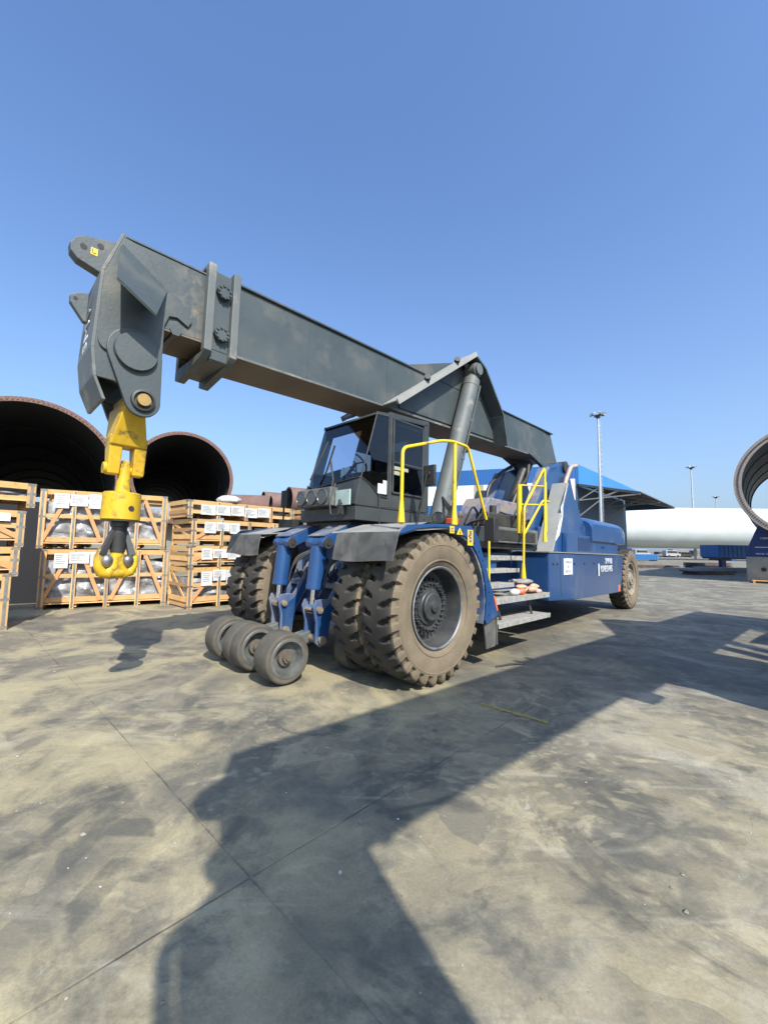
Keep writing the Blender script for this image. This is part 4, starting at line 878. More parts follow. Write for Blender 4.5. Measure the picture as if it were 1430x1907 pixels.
a = MB(); a.box(3.47, 3.53, .091, .094, 4.585, 4.66); a.build('hook_sticker', M['yellow'], hd); a = MB(); a.tube([(3.515, .095, 4.65), (3.515, .095, 4.61), (3.50, .095, 4.60), (3.485, .095, 4.61)], .005, 5); a.build('sticker_print', M['ink'], hd)
lug([(3.50, 4.18), (3.60, 4.14), (3.655, 4.09), (3.65, 4.02), (3.53, 3.86), (3.50, 3.86)], [(3.61, 4.07, .018)], .0, .07, 'lower_lug')
a = MB(); a.box(3.2, 3.36, -.30, .30, 4.55, 4.70); a.build('tip_bracket', M['slate'], hd, .008)

# second machine: same build, boom run further out; its shadow lies across the foreground
rs2 = copy_tree(rs)
rs2['label'] = 'second blue and grey reach stacker with extended boom, casting the foreground shadow'
EXT = 3.42
for o in rs2.children:
    if o.name.split('.')[0] in ('inner_boom', 'boom_head'): o.location = (EXT, 0, -.031*EXT)
rs.matrix_world = ROOT

# ---- hook block (hangs from the head pin)
def place_on(o, root, p): o.matrix_world = root @ Matrix.Translation(p)
def make_hook():
    hk = empty('crane_hook'); h_off = 0
    a = MB(); a.hexa([(-.17, -.13, -.44), (.18, -.13, -.44), (.18, .13, -.44), (-.17, .13, -.44), (-.07, -.29, .0), (.13, -.29, .0), (.10, .29, .0), (-.07, .29, .0)])
    a.box(-.07, .10, -.285, .285, .001, .09)
    for sg in (1, -1):
        x0, x1 = sorted((sg*.06, sg*.168)); a.hexa([(x0, -.07, -.74), (x1, -.07, -.74), (x1, .07, -.74), (x0, .07, -.74), (x0-.005, -.125, -.335), (x1+.01, -.125, -.335), (x1+.01, .125, -.335), (x0-.005, .125, -.335)])
    a.build('yoke', M['yellowworn'], hk, .012)
    a = MB(); a.cyl((-.18, 0, -.68), (.20, 0, -.68), .04); a.cyl((.168, 0, -.68), (.20, 0, -.68), .06); a.build('yoke_pin', M['yellowworn'], hk, .004)
    a = MB(); a.cyl((0, 0, -.95), (0, 0, -.62), .07, .055, 20); a.obox((0, 0, -.95), (0, 0, -.58), .10, .06, (1, 0, 0)); a.build('shank', M['yellowworn'], hk)
    a = MB(); a.lathe([(-.93, .0), (-.93, .165), (-.94, .178), (-1.215, .182), (-1.225, .17), (-1.225, 0)], (0, 0, 0), (0, 0, 1), 48); b_ = a.build('swivel_block', M['yellowworn'], hk, angle=30)
    a = MB(); a.cyl((-.05, .16, -1.10), (-.052, .178, -1.10), .028, .028, 16); a.cyl((.0, .0, -1.235), (.0, .0, -1.226), .178, .178, 40); a.build('block_seam', M['blackmetal'], hk)
    a = MB(); a.cyl((0, 0, -1.40), (0, 0, -1.225), .075, .07, 24); a.lathe([(-1.24, .085), (-1.29, .085), (-1.30, .07)], (0, 0, 0), (0, 0, 1), 24); a.build('hook_neck', M['blackmetal'], hk, angle=30)
    # ram's-horn hook, horns spread across the view, with dark latches closing each side
    a = MB(); d = Vector((1, .15, 0)).normalized()
    V = lambda u, z: d*u+Vector((0, 0, z))
    for sg in (1, -1):
        a.tube([V(0, -1.36), V(0, -1.50), V(sg*.01, -1.62), V(sg*.03, -1.72), V(sg*.08, -1.79), V(sg*.135, -1.77), V(sg*.168, -1.70), V(sg*.172, -1.61), V(sg*.158, -1.53)], [.07, .06, .055, .058, .060, .052, .044, .036, .022], 14)
    a.ball((0, 0, -1.775), .135, .062, .06)
    a.build('hook', M['yellowworn'], hk, angle=60)
    a = MB(); a.cyl((0, 0, -1.56), (0, 0, -1.36), .069, .078, 20); a.build('shank_sleeve', M['blackmetal'], hk)
    for sg in (1, -1):
        a = MB(); a.ball(d*sg*.098+Vector((0, .02, -1.65)), .062, .062, .068); a.build('worn_saddle', M['steel'], hk)
        a = MB(); a.hexa([tuple(V(sg*.03, -1.33)+Vector((0, -.04, 0))), tuple(V(sg*.075, -1.33)+Vector((0, -.04, 0))), tuple(V(sg*.075, -1.33)+Vector((0, .05, 0))), tuple(V(sg*.03, -1.33)+Vector((0, .05, 0))),
                          tuple(V(sg*.11, -1.60)+Vector((0, -.035, 0))), tuple(V(sg*.175, -1.58)+Vector((0, -.035, 0))), tuple(V(sg*.175, -1.58)+Vector((0, .045, 0))), tuple(V(sg*.11, -1.60)+Vector((0, .045, 0)))]); a.build('safety_latch', M['blackmetal' if sg > 0 else 'slate_dusty'], hk, .004)
    return hk
hk = make_hook(); tag(hk, 'yellow crane hook block hanging from the boom tip in front of the crates', 'crane hook', 'hook blocks')
hk2 = copy_tree(hk); hk2['label'] = 'second yellow hook block hanging from the other boom, behind the viewer'
place_on(hk, ROOT, (3.04, 0, 3.09))
ROOT2 = root_matrix(6.42, 2.92, radians(52), 0)
rs2.matrix_world = ROOT2; place_on(hk2, ROOT2, (3.02+EXT, 0, 3.09-.031*EXT))

# unseen slings added at the second boom head, shaped to widen its foreground shadow
a = MB(); sr = random.Random(2)
for i in range(15):
    u = .38+.025*i+sr.uniform(-.02, .02); y_ = sr.uniform(-.16, .16); zl = -.9-sr.uniform(.4, 2.2)*(1 if i > 3 else .6)
    a.tube([(.44, y_*.8, 1.0-.02*i), (u+.02, y_, .80-.02*i), (u+.02, y_, .35), (u+sr.uniform(-.03, .03), y_, -.3), (u-.01+sr.uniform(-.04, .04), y_*1.2, -1.0), (u-.03+sr.uniform(-.05, .05), y_*1.3, zl)], .036, 7, .2)
slg = a.build('shadow_sling', M['raggrey']); slg.matrix_world = ROOT2 @ Matrix.Translation((3.02+EXT, 0, 3.09-.031*EXT)); tag(slg, 'added out of view bundle of grey slings on the other hook, shaping the ragged foreground shadow', 'sling')
# ---- things left on the step
def l2w(p, R=ROOT): return R @ Vector(p)
def blob(name, parts, mt, label, cat, group=None):
    a = MB()
    for (p, r) in parts: a.ball(p, r[0], r[1], r[2], 16, 10, .09)
    o = a.build(name, mt, None, angle=180); o.matrix_world = ROOT; tag(o, label, cat, group); return o
blob('rag_bundle', [((-3.0, 1.72, .99), (.26, .12, .055)), ((-2.86, 1.84, 1.01), (.13, .06, .045)), ((-3.2, 1.70, 1.04), (.12, .10, .05)), ((-2.72, 1.70, 1.05), (.16, .08, .04)), ((-3.08, 1.86, .97), (.10, .04, .04))], M['rag'],
     'pinkish bundle of rags lying on the wide metal step', 'rags')
blob('folded_sheet', [((-2.95, 1.62, 1.13), (.32, .13, .05)), ((-2.62, 1.60, 1.15), (.16, .08, .035))], M['raggrey'], 'crumpled grey sheet spread on top of the pink rags', 'cloth')
a = MB(); a.ball((-2.50, 1.80, .995), .10, .085, .062, 20, 12); o = a.build('cloth_roll', M['orange'], None); o.matrix_world = ROOT; tag(o, 'small red rolled cloth beside the rags on the step', 'cloth roll')
a = MB(); a.ball((-2.28, 1.80, .99), .12, .08, .058, 20, 12, .03); o = a.build('cloth_roll', M['paper'], None); o.matrix_world = ROOT; tag(o, 'small white rolled cloth at the left end of the rags', 'cloth roll')

# ------------------------------------------------------------------ crates
def make_crate(L, D, H, low=False, papers=3, seed=0, straps=True):
    """origin: front left bottom corner; x along the front, y to the back"""
    rg = random.Random(seed); r = empty('wooden_crate')
    p = .085; n = 4
    f = MB(); xs = [0]+[L*i/n for i in range(1, n)]+[L]
    for x in xs:
        x0 = 0 if x == 0 else (L-p if x == L else x-p/2)
        wd = p*1.5 if x in (0, L) else p
        if x == L: x0 = L-wd
        f.box(x0, x0+wd, -.012, .03, 0.0, H-.015); f.box(x0, x0+wd, D-.03, D+.012, 0.0, H-.015)
    for (z, h) in ((H-.125, .125), (H*.52, .095), (.165, .125)) if not low else ((H-.12, .12), (.12, .10)):
        f.box(.0, L, .031, .056, z, z+h); f.box(.0, L, D-.056, D-.031, z, z+h)
        f.box(.001, .026, .057, D-.057, z, z+h); f.box(L-.026, L-.001, .057, D-.057, z, z+h)
    for i in range(5): f.box(.03, L-.03, .08+(D-.25)*i/4, .17+(D-.25)*i/4, H-.028, H-.003)
    fr = f.build('frame', M['wood'] if seed % 2 else M['wood2'], r)
    b = MB()
    for x in (xs[0], *xs[1:-1], xs[-1]-p): b.box(max(0.02, x-.02), max(.02, x-.02)+.11, .06, D-.06, .03, .12)
    b.box(0, L, -.008, .06, .125, .147); b.box(0, L, D-.06, D+.008, .125, .147)
    for i in range(11): b.box(.02+(L-.15)*i/10, .11+(L-.15)*i/10, .062, D-.062, .126, .146)
    b.build('pallet_base', M['wood2'], r)
    if not low:
        for i in range(n):
            x0, x1 = xs[i]+.09, xs[i+1]-.05; up_ = (i % 2 == 0)
            
            a = MB(); z0, z1 = .19, H-.14
            q0 = (x0+.02, .008, z0) if up_ else (x0+.05, .008, z1); q1 = (x1-.1, .008, z1) if up_ else (x1-.05, .008, z0)
            q0 = (q0[0]+rg.uniform(-.03, .03), q0[1], q0[2]); q1 = (q1[0]+rg.uniform(-.03, .03), q1[1], q1[2]); a.obox(q0, q1, .085, .02, (0, 1, 0)); a.build('brace', M['woodred'], r)
    for s2 in (0, 1):
        a = MB(); x = .012 if s2 == 0 else L-.012; a.obox((x, .12, .2), (x, D-.12, H-.12), .08, .02, (1, 0, 0)) if not low else a.box(x-.008, x+.008, .1, D-.1, H*.4, H*.6); a.build('brace', M['wood'], r)
    # wrapped load: crumpled film over long parts
    a = MB(); nx_, nz_ = 46, 16; vs = []; y0 = .09; z0, z1 = .16, H-(.16 if not low else .06)
    def crum(u, v, k): return .035*sin(u*23+v*7+k)+.02*sin(u*41-v*13+2*k)+rg.uniform(-.008, .008)
    for face in range(2):
        base = len(vs)
        for j in range(nz_+1):
            for i in range(nx_+1):
                u, v = i/nx_, j/nz_; edge = 0 if (i in (0, nx_) or j in (0, nz_)) else 1
                yy = (y0+.04+.06*sin(v*pi*2.5+u*3)**2+crum(u, v, seed)*edge) if face == 0 else (D-.09-crum(u, v, seed+3)*edge)
                vs.append((.05+(L-.1)*u, yy, z0+(z1-z0)*v*(.86 if not low else 1)+(.05*sin(u*9+seed) if j == nz_ else 0)))
    N_ = nx_+1; cnt = N_*(nz_+1)
    fs = [(b0+j*N_+i, b0+j*N_+i+1, b0+(j+1)*N_+i+1, b0+(j+1)*N_+i) for b0 in (0, cnt) for j in range(nz_) for i in range(nx_)]
    fs += [(nz_*N_+i, nz_*N_+i+1, cnt+nz_*N_+i+1, cnt+nz_*N_+i) for i in range(nx_)] + [(i+1, i, cnt+i, cnt+i+1) for i in range(nx_)]
    fs += [(j*N_+c0, (j+1)*N_+c0, cnt+(j+1)*N_+c0, cnt+j*N_+c0) for j in range(nz_) for c0 in (0, nx_)]
    a.add(vs, fs, True); a.build('wrapped_load', M['wrap'], r, angle=35)
    if straps:
        for x in xs:
            x0 = .03 if x == 0 else (L-.085 if x == L else x-.022)
            a = MB(); a.box(x0, x0+.05, -.020, -.0125, .015, H-.02); a.build('steel_strap', M['strap'], r)
        for x in (0, L):
            for z in (H-.05, H*.52, .03):
                a = MB(); x0 = -.006 if x == 0 else L-.125; a.box(x0, x0+.131, -.017, -.0125, z, z+.045); a.box(-.007 if x == 0 else L+.001, -.001 if x == 0 else L+.007, -.02, .14, z, z+.045); a.build('corner_bracket', M['strap'], r)
    px = L*.10
    for i in range(papers):
        wd = rg.uniform(.36, .42) if i % 2 else rg.uniform(.28, .33); hh = .29 if i % 2 else .37
        if H < .9: hh *= .8
        if low: wd, hh = .40, .27
        a = MB(); zt_ = H-.06-rg.uniform(0, .05); m_ = 5; vv = []
        for j in range(m_+1):
            for k in range(m_+1): vv.append((px+wd*k/m_, -.026-.012*sin(k*1.3+i)*j/m_, zt_-hh*j/m_+rg.uniform(-.003, .003)))
        a.add(vv, [(j*(m_+1)+k, j*(m_+1)+k+1, (j+1)*(m_+1)+k+1, (j+1)*(m_+1)+k) for j in range(m_) for k in range(m_)], True)
        ps = a.build('paper_sheet', M['paper'], r)
        t = MB(); 
        for q in range(5): t.box(px+.03, px+wd*rg.uniform(.5, .85), -.0405, -.0395, zt_-.05-hh*.14*q, zt_-.043-hh*.14*q)
        t.build('print_lines', M['ink'], ps)
        px += wd+.02
    return r
SEED = [20]
def new_like(src):
    SEED[0] += 1; a_ = dict(CK[src.name]); a_['seed'] = SEED[0]; return make_crate(**a_)
CK = {}
def put(r, fl, d, z, label, group='wooden crates stacked in the yard'):
    r.matrix_world = Matrix.Translation((fl[0], fl[1], z)) @ Matrix.Rotation(atan2(d[1], d[0]), 4, 'Z'); tag(r, label, 'crate', group); return r
uB = Vector((.875, .484)); uC = Vector((.67, .742)); nB = Vector((-.484, .875)); nC = Vector((-.742, .67))
cB = make_crate(2.78, 1.1, 1.48, seed=1); cL = make_crate(3.3, 1.25, .56, seed=2, papers=3); cT = make_crate(3.3, 1.25, .48, low=True, papers=5, seed=4); cM = make_crate(3.3, 1.25, .70, seed=6, papers=3); cF = make_crate(3.3, 1.25, 1.05, seed=3)
for o_, k_ in ((cB, dict(L=2.78, D=1.1, H=1.48)), (cL, dict(L=3.3, D=1.25, H=.56)), (cT, dict(L=3.3, D=1.25, H=.48, low=True, papers=5)), (cM, dict(L=3.3, D=1.25, H=.70)), (cF, dict(L=3.3, D=1.25, H=1.05))): CK[o_.name] = k_
B0 = Vector((-8.41, 10.04)); C0 = Vector((-5.0, 10.55)); A0 = Vector((-7.02, 7.90))
put(cB, B0, uB, 0.0, 'tall wooden crate standing on the ground straight behind the yellow hook')
put(new_like(cB), B0-uB*.10+nB*.03, uB, 1.50, 'tall wooden crate stacked on top of the one behind the yellow hook')
put(cF, C0, uC, 0.0, 'lowest crate of the stack left of the front tyres, standing on the ground')
put(cL, C0-uC*.02, uC, 1.06, 'second crate from the ground in the stack left of the front tyres')
put(cM, C0+uC*.02, uC, 1.63, 'third crate from the ground in the stack left of the front tyres')
put(cT, C0-uC*.08+nC*.05, uC, 2.35, 'shallow crate with a row of papers, topmost left of the front tyres')
A1 = A0-uC*3.3; uB_ = uB; uB = uC
put(new_like(cF), A1+uB*(-.09), uB, 0.0, 'lowest crate of the stack at the left edge of the photo')
put(new_like(cL), A1+uB*.0, uB, 1.00, 'second crate from the ground at the left edge of the photo')
put(new_like(cM), A1+uB*.04, uB, 1.56, 'third crate from the ground at the left edge, with a printed white band')
put(new_like(cT), A1+uB*.16, uB, 2.33, 'shallow crate topmost of the stack at the left edge of the photo')
uB = uB_
a = MB(); gv = []; gr_ = random.Random(9)  # added black block: its colour stands in for the shade between the crate stacks
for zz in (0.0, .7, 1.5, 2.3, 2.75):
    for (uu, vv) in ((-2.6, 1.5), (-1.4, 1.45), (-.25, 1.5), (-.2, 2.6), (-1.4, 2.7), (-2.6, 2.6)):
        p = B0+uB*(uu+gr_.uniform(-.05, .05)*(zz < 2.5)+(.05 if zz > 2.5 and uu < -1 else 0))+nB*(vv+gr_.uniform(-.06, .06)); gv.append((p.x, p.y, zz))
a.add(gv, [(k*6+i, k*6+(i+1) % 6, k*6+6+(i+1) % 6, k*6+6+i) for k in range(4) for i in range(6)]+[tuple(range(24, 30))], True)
o = a.build('gap_shade_block', M['seat'], None, angle=50); tag(o, 'added black block standing in for the shade in the gap between the two crate stacks at left', 'shade block')
for i, (off, zz, src, lab) in enumerate(((3.55, 2.35, cT, 'shallow crate high up between the front tyres and the cab lamps'), (3.5, 1.63, cM, 'crate glimpsed over the right front fender, under a shallow crate'),
                                         (3.5, 1.06, cL, 'crate mostly hidden behind the right front fender, second from the ground'), (3.5, 0, cF, 'crate on the ground mostly hidden behind the right front tyres'))):
    put(new_like(src), C0+uC*off, uC, zz, lab)
for i, (off, zz, lab) in enumerate(((0, 0, 'ground level crate in the row hidden behind the hook crates'), (-.05, 1.5, 'upper crate in the row just visible behind the hook crates'))):
    put(new_like(cB), B0+uB*off+nB*1.35, uB, zz, lab)
# white printed band on the crate at the left edge
a = MB(); a.box(2.1, 3.12, -.032, -.028, 1.78+.27, 1.78+.42); 
o = a.build('printed_band', M['white']); o.matrix_world = Matrix.Translation((A1.x, A1.y, 0)) @ Matrix.Rotation(atan2(uC.y, uC.x), 4, 'Z'); tag(o, 'white printed band pinned across the left edge crate', 'label band')
a = MB(); a.prism([(2.82, 2.08), (2.94, 2.08), (2.94, 2.12), (2.90, 2.17), (2.86, 2.17), (2.82, 2.12)], -.0345, -.0325); a.prism([(2.62, 2.08), (2.66, 2.08), (2.69, 2.16), (2.59, 2.16)], -.0345, -.0325); q = a.build('symbol_print', M['ink'], o)
a = MB(); a.hexa([(0, 0, 0), (.5, 0, 0), (.5, .9, 0), (0, .9, 0), (.08, .1, .13), (.4, .12, .16), (.42, .8, .14), (.1, .8, .12)])
a = MB(); a.ball((0, 0, 0), .34, .25, .13, 20, 10, .08); o = a.build('plastic_bag', M['paper']); o.location = (-4.45, 11.6, 2.93); tag(o, 'crumpled white plastic lying on top of the right hand crate stack', 'plastic sheet')

# ------------------------------------------------------------------ big steel cans
def can(name, c, r, axis, length, t, mo, mi, mf, label, group, ribs=0, n=120, kindcat='steel pipe', bolts=False):
    d = Vector(axis).normalized(); R0 = empty(name, (0, 0, 0)); R0.location = c
    a = MB(); a.lathe([(0, r), (length, r)], (0, 0, 0), d, n); a.build('outer_shell', mo, R0)
    a = MB(); a.lathe([(0, r-t), (length, r-t)], (0, 0, 0), d, n)
    for i in range(ribs):
        p = length*(i+1)/(ribs+1); a.lathe([(p, r-t-.001), (p, r-t-.05), (p+.12, r-t-.05), (p+.12, r-t-.001)], (0, 0, 0), d, n)
    a.build('inner_shell', mi, R0)
    a = MB(); a.lathe([(-.02, r-t*1.6), (-.02, r+.03), (.14, r+.03), (.14, r), (.01, r), (.01, r-t), (.10, r-t), (.10, r-t*1.6)], (0, 0, 0), d, n, closed=True)
    a.build('end_flange', mf, R0, angle=30)
    a = MB(); a.lathe([(length-.1, r-t*1.4), (length, r-t*1.4), (length, r+.02), (length-.1, r+.02)], (0, 0, 0), d, n, closed=True); a.build('end_flange', mf, R0, angle=30)
    if bolts:
        a = MB(); _, u, v = basis(d)
        for i in range(n):
            an = 2*pi*i/n; p = (u*cos(an)+v*sin(an))*(r-t*.8); a.cyl(p-d*.05, p-d*.02, t*.22, n=6, smooth=False)
        tag(a.build('bolt_ring', M['blackmetal'], R0), kind='stuff')
    tag(R0, label, kindcat, group); return R0
def saddle(c, r, axis, wd, z0, mt, label, group, height_block=0):
    """steel cradle under a can"""
    d = Vector((axis[0], axis[1], 0)).normalized(); s_v = Vector((-d.y, d.x, 0)); a = MB(); n = 12
    lo = Vector((c[0], c[1], 0)); hw_ = r*.62
    pts = [(-hw_*1.35, z0), (hw_*1.35, z0)]+[(hw_*cos(pi*i/n)*1.0, c[2]-sqrt(max(0, (r+.02)**2-(hw_*cos(pi*i/n))**2))) for i in range(n+1)]
    vs = []
    for t in (0, wd):
        for (u, z) in pts: vs.append((lo.x+s_v.x*u+d.x*t, lo.y+s_v.y*u+d.y*t, z))
    m = len(pts); a.add(vs, [tuple(range(m)), tuple(range(2*m-1, m-1, -1))]+[((i+1) % m, i, m+i, m+(i+1) % m) for i in range(m)])
    o = a.build('pipe_cradle', mt, None, .02); tag(o, label, 'cradle', group); return o
G_ = 'large steel pipes lying in the yard'
rP1 = 3.17; c1 = Vector((-14.48, 16.3, 4.33)); ax1 = Vector((.18-.88*.0, 1, -.0)); ax1 = Vector((-.83, 1, 0)); 
can('steel_pipe', c1, rP1, ax1, 47, .10, M['pipeout'], M['pipein'], M['rust'], 'largest open rusty rimmed pipe mouth behind the crates at far left', G_, ribs=8, bolts=True)
rP2 = 3.2; c2_ = Vector((-13.78, 27.7, 6.16)); ax2 = Vector((-.62, 1, 0))
can('steel_pipe', c2_, rP2, ax2, 45, .12, M['pipeout'], M['pipein'], M['rust'], 'second open pipe mouth, directly behind and right of the yellow hook', G_, ribs=9, bolts=True)
for (cc, rr_, ax_2, z_) in ((c1, rP1, ax1, 0), (c2_, rP2, ax2, -.19)):
    for q in (1.2, 14):
        p = cc+Vector(ax_2).normalized()*q; saddle(p, rr_, ax_2, .6, z_, M['concrete'], 'concrete cradle hidden under the %s big pipe, %s' % ('far left' if cc is c1 else 'second', 'near its mouth' if q < 5 else 'further back'), 'concrete pipe cradles')
can('steel_pipe', (-25.13, 84, 10.4), 2.25, (.95, .55, 0), 16, .12, M['pipeout'], M['pipein'], M['rust'], 'small distant brown pipe, left of the two seen above the crates', G_, ribs=2, n=64)
can('steel_pipe', (-16.6, 70, 9.4), 2.3, (.95, .6, 0), 16, .12, M['pipeout'], M['pipein'], M['rust'], 'small distant brown pipe beside the cab lamps above the crates', G_, ribs=2, n=64)
can('steel_pipe', (-36.0, 74, 8.6), 2.2, (1, .10, 0), 15, .12, M['pipeout'], M['pipein'], M['rust'], 'distant reddish pipe lying lengthwise just right of the second pipe mouth', G_, n=64)
a = MB(); a.box(-48, 8, 76, 92, -.19, 6.1); o = a.build('pipe_rack', M['blackmetal']); tag(o, 'dark rack under the distant brown pipes behind the crates', 'rack')
# right hand pipe with cradle
cR = Vector((24.56, 23.0, 5.85)); axR = Vector((.957, 1, 0)); rR = 3.47
can('steel_pipe', cR, rR, axR, 17*1.38*.72, .22, M['ringsteel'], M['ringin'], M['ringsteel'], 'open slate coloured pipe mouth cut by the right edge of the photo', G_, ribs=3, n=150, bolts=True)
dR = axR.normalized(); sR = Vector((-dR.y, dR.x, 0))
def frameR(u, v, z): p = Vector((cR.x, cR.y, 0))+sR*u+dR*v; return (p.x, p.y, z)
def obR(b, u0, u1, v0, v1, z0, z1): b.hexa([frameR(u0, v0, z0), frameR(u1, v0, z0), frameR(u1, v1, z0), frameR(u0, v1, z0), frameR(u0, v0, z1), frameR(u1, v0, z1), frameR(u1, v1, z1), frameR(u0, v1, z1)])
a = MB(); obR(a, -2.6, 3.15, 1.0, 2.2, gz(20, 23)-.02, 1.40); o = a.build('concrete_block', M['concrete'], None, .03); tag(o, 'grey concrete block under the navy cradle at the right edge', 'concrete block')
b = MB(); b.cyl(frameR(2.35, .985, .62), frameR(2.35, .999, .62), .13, n=24); b.build('lifting_hole', M['pipein'], o)
a = MB(); n = 14; hw_ = 2.5; pts = [(-2.6, 1.42), (3.15, 1.42), (3.15, 1.72)]+[(hw_*cos(pi*i/n), cR.z-sqrt((rR+.05)**2-(hw_*cos(pi*i/n))**2)) for i in range(n+1)]+[(-2.6, 1.72)]
vs = [frameR(u, 1.15, z) for u, z in pts]+[frameR(u, 2.05, z) for u, z in pts]; m = len(pts)
a.add(vs, [tuple(range(m)), tuple(range(2*m-1, m-1, -1))]+[((i+1) % m, i, m+i, m+(i+1) % m) for i in range(m)])
o = a.build('pipe_cradle', M['navy'], None, .02); tag(o, 'navy blue steel cradle on the concrete block under the right pipe', 'cradle')
b = MB(); obR(b, -2.4, 2.7, 1.13, 1.145, 1.98, 2.01); b.build('white_line', M['white'], o)
aR = atan2(sR.y, sR.x)
text('NAVAL YARD STEEL', .13, M['white'], o, frameR(2.1, 1.13, 1.58), (pi/2, 0, aR+pi), ext=.002)
text('12500', .16, M['white'], o, frameR(2.25, 1.13, 2.55), (pi/2, 0, aR+pi), ext=.002)
saddle(cR+dR*10, rR, axR, .8, -.19, M['navy'], 'second navy cradle further back under the right pipe', None)
# wooden pallet in front of the block
pr = empty('wooden_pallet'); p0 = Vector(frameR(2.9, .0, 0)); pr.location = (p0.x, p0.y, gz(p0.x, p0.y)); pr.rotation_euler = (0, 0, aR+pi)
tag(pr, 'orange coloured wooden pallet on the ground beside the concrete block', 'pallet')
a = MB(); [a.box(0, 2.4, .12*i, .12*i+.09, .13, .155) for i in range(8)]; a.build('deck_boards', M['woodred'], pr)
a = MB(); [a.box(.05+1.1*i, .15+1.1*i, 0, .93, .0, .13) for i in range(3)]; a.build('bearer', M['wood'], pr)

# white tower section lying across the back
aw = Vector((1, -.035, 0))
a = can('tower_section', (40.0, 88, 6.6), 4.35, aw, 75, .1, M['towerwhite'], M['pipein'], M['towerwhite'], 'long white tower section lying across the yard behind the machine', None, kindcat='tower section')
for q, lab in ((4, 'navy support frame under the left end of the white tower section'), (26, 'navy support frame under the middle of the white tower section'), (50, 'navy support frame under the right end of the white tower section')):
    p = Vector((46, 87.8, 6.6))+aw*q; a = MB(); a.prism([(-3, -.19), (3, -.19), (2.6, 2.3), (1.5, 2.0), (0, 1.8), (-1.5, 2.0), (-2.6, 2.3)], -.5, .5, 'x')
    o = a.build('support_frame', M['navy']); o.location = (p.x, p.y, 0); tag(o, lab, 'support frame', 'tower section supports')

# ------------------------------------------------------------------ blue warehouse
bw = empty('warehouse'); tag(bw, 'blue clad warehouse with a white band and an open canopy on its right', 'building')
K = Vector((28.65, 60, 0)); uf = Vector((-21.0, 8, 0)).normalized(); ur = Vector((.69, .72, 0)).normalized(); no = Vector((.72, -.69, 0)).normalized(); nf = Vector((-uf.y, uf.x, 0))*1
if nf.y > 0: nf = -nf
def bq(b, O, U, V, u0, u1, v0, v1, z0, z1):
    P = lambda u, v, z: tuple(O+U*u+V*v+Vector((0, 0, z)))
    b.hexa([P(u0, v0, z0), P(u1, v0, z0), P(u1, v1, z0), P(u0, v1, z0), P(u0, v0, z1), P(u1, v0, z1), P(u1, v1, z1), P(u0, v1, z1)])
LF = 30.8
a = MB(); bq(a, K, uf, nf, 0, LF, -.3, 0, 11.8, 14.3); bq(a, K, uf, nf, 0, LF, -.3, 0, -.2, 8.6); bq(a, K, uf, nf, LF-.3, LF, -40, -.31, -.2, 14.3)
for i in range(64): bq(a, K, uf, nf, .1+i*.48, .14+i*.48, .001, .04, 11.8, 14.25); bq(a, K, uf, nf, .1+i*.48, .14+i*.48, .001, .04, -.1, 8.55)
a.build('wall', M['bldblue'], bw)
a = MB(); bq(a, K, uf, nf, 2.2, LF-.01, -.25, .03, 8.61, 11.79)
a.build('white_band', M['bldwhite'], bw)
a = MB()
for u in (13.6, 27): bq(a, K, uf, nf, u, u+1.5, .031, .06, 8.62, 11.78)
a.build('window_panel', M['khaki'], bw)
a = MB(); bq(a, K, uf, nf, .25, 1.0, .0, .09, 9.0, 12.2); a.build('corner_panel', M['bldwhite'], bw)
a = MB(); bq(a, K, ur, no, 0, 27.6, -.3, 0, -.2, 11.4); bq(a, K, uf, nf, .0, 2.19, -.31, -.001, 8.6, 11.8); a.build('gable_wall', M['blddark'], bw)
P = lambda u, v, z: tuple(K+ur*u+no*v+Vector((0, 0, z)))
a = MB(); a.hexa([P(0, -.25, 11.42), P(56, -.25, 13.6), P(56, .25, 13.6), P(0, .25, 11.42), P(0, -.25, 14.35), P(56, -.25, 14.35), P(56, .25, 14.35), P(0, .25, 14.35)]); a.build('fascia', M['bldcyan'], bw)
a = MB(); P = lambda u, v, z: tuple(K+ur*u+no*v+Vector((0, 0, z)))
a.hexa([P(-.2, .26, 11.30), P(26, .26, 11.30), P(26, 8.2, 9.45), P(-.2, 8.2, 9.45), P(-.2, .26, 11.42), P(26, .26, 11.42), P(26, 8.2, 9.58), P(-.2, 8.2, 9.58)])
for i in range(20): a.hexa([P(.2+i*1.29, .3, 11.22), P(.30+i*1.29, .3, 11.22), P(.30+i*1.29, 8.1, 9.40), P(.2+i*1.29, 8.1, 9.40), P(.2+i*1.29, .3, 11.28), P(.30+i*1.29, .3, 11.28), P(.30+i*1.29, 8.1, 9.44), P(.2+i*1.29, 8.1, 9.44)])
a.build('canopy_roof', M['canopy'], bw)
a = MB(); a.hexa([P(25.9, .27, 9.3), P(26.1, .27, 9.3), P(26.1, 8.15, 9.3), P(25.9, 8.15, 9.3), P(25.9, .27, 11.28), P(26.1, .27, 11.28), P(26.1, 8.15, 9.43), P(25.9, 8.15, 9.43)]); a.build('end_panel', M['blddark'], bw)
for q in (0, 13):
    a = MB()
    def bar2(u0, z0, u1, z1, t=.16): a.obox(Vector(P(q, u0, z0)), Vector(P(q, u1, z1)), t, t)
    bar2(.3, 11.2, 8.1, 9.38); bar2(.3, 8.95, 8.1, 9.28); bar2(.3, 9.0, 2.9, 10.5); bar2(2.9, 9.1, 2.9, 10.5); bar2(2.9, 9.1, 5.5, 9.9); bar2(5.5, 9.2, 5.5, 9.9); bar2(.3, 6.6, 3.4, 9.0); bar2(3.4, 9.0, 5.5, 9.9, .1)
    a.build('canopy_truss', M['truss'], bw)

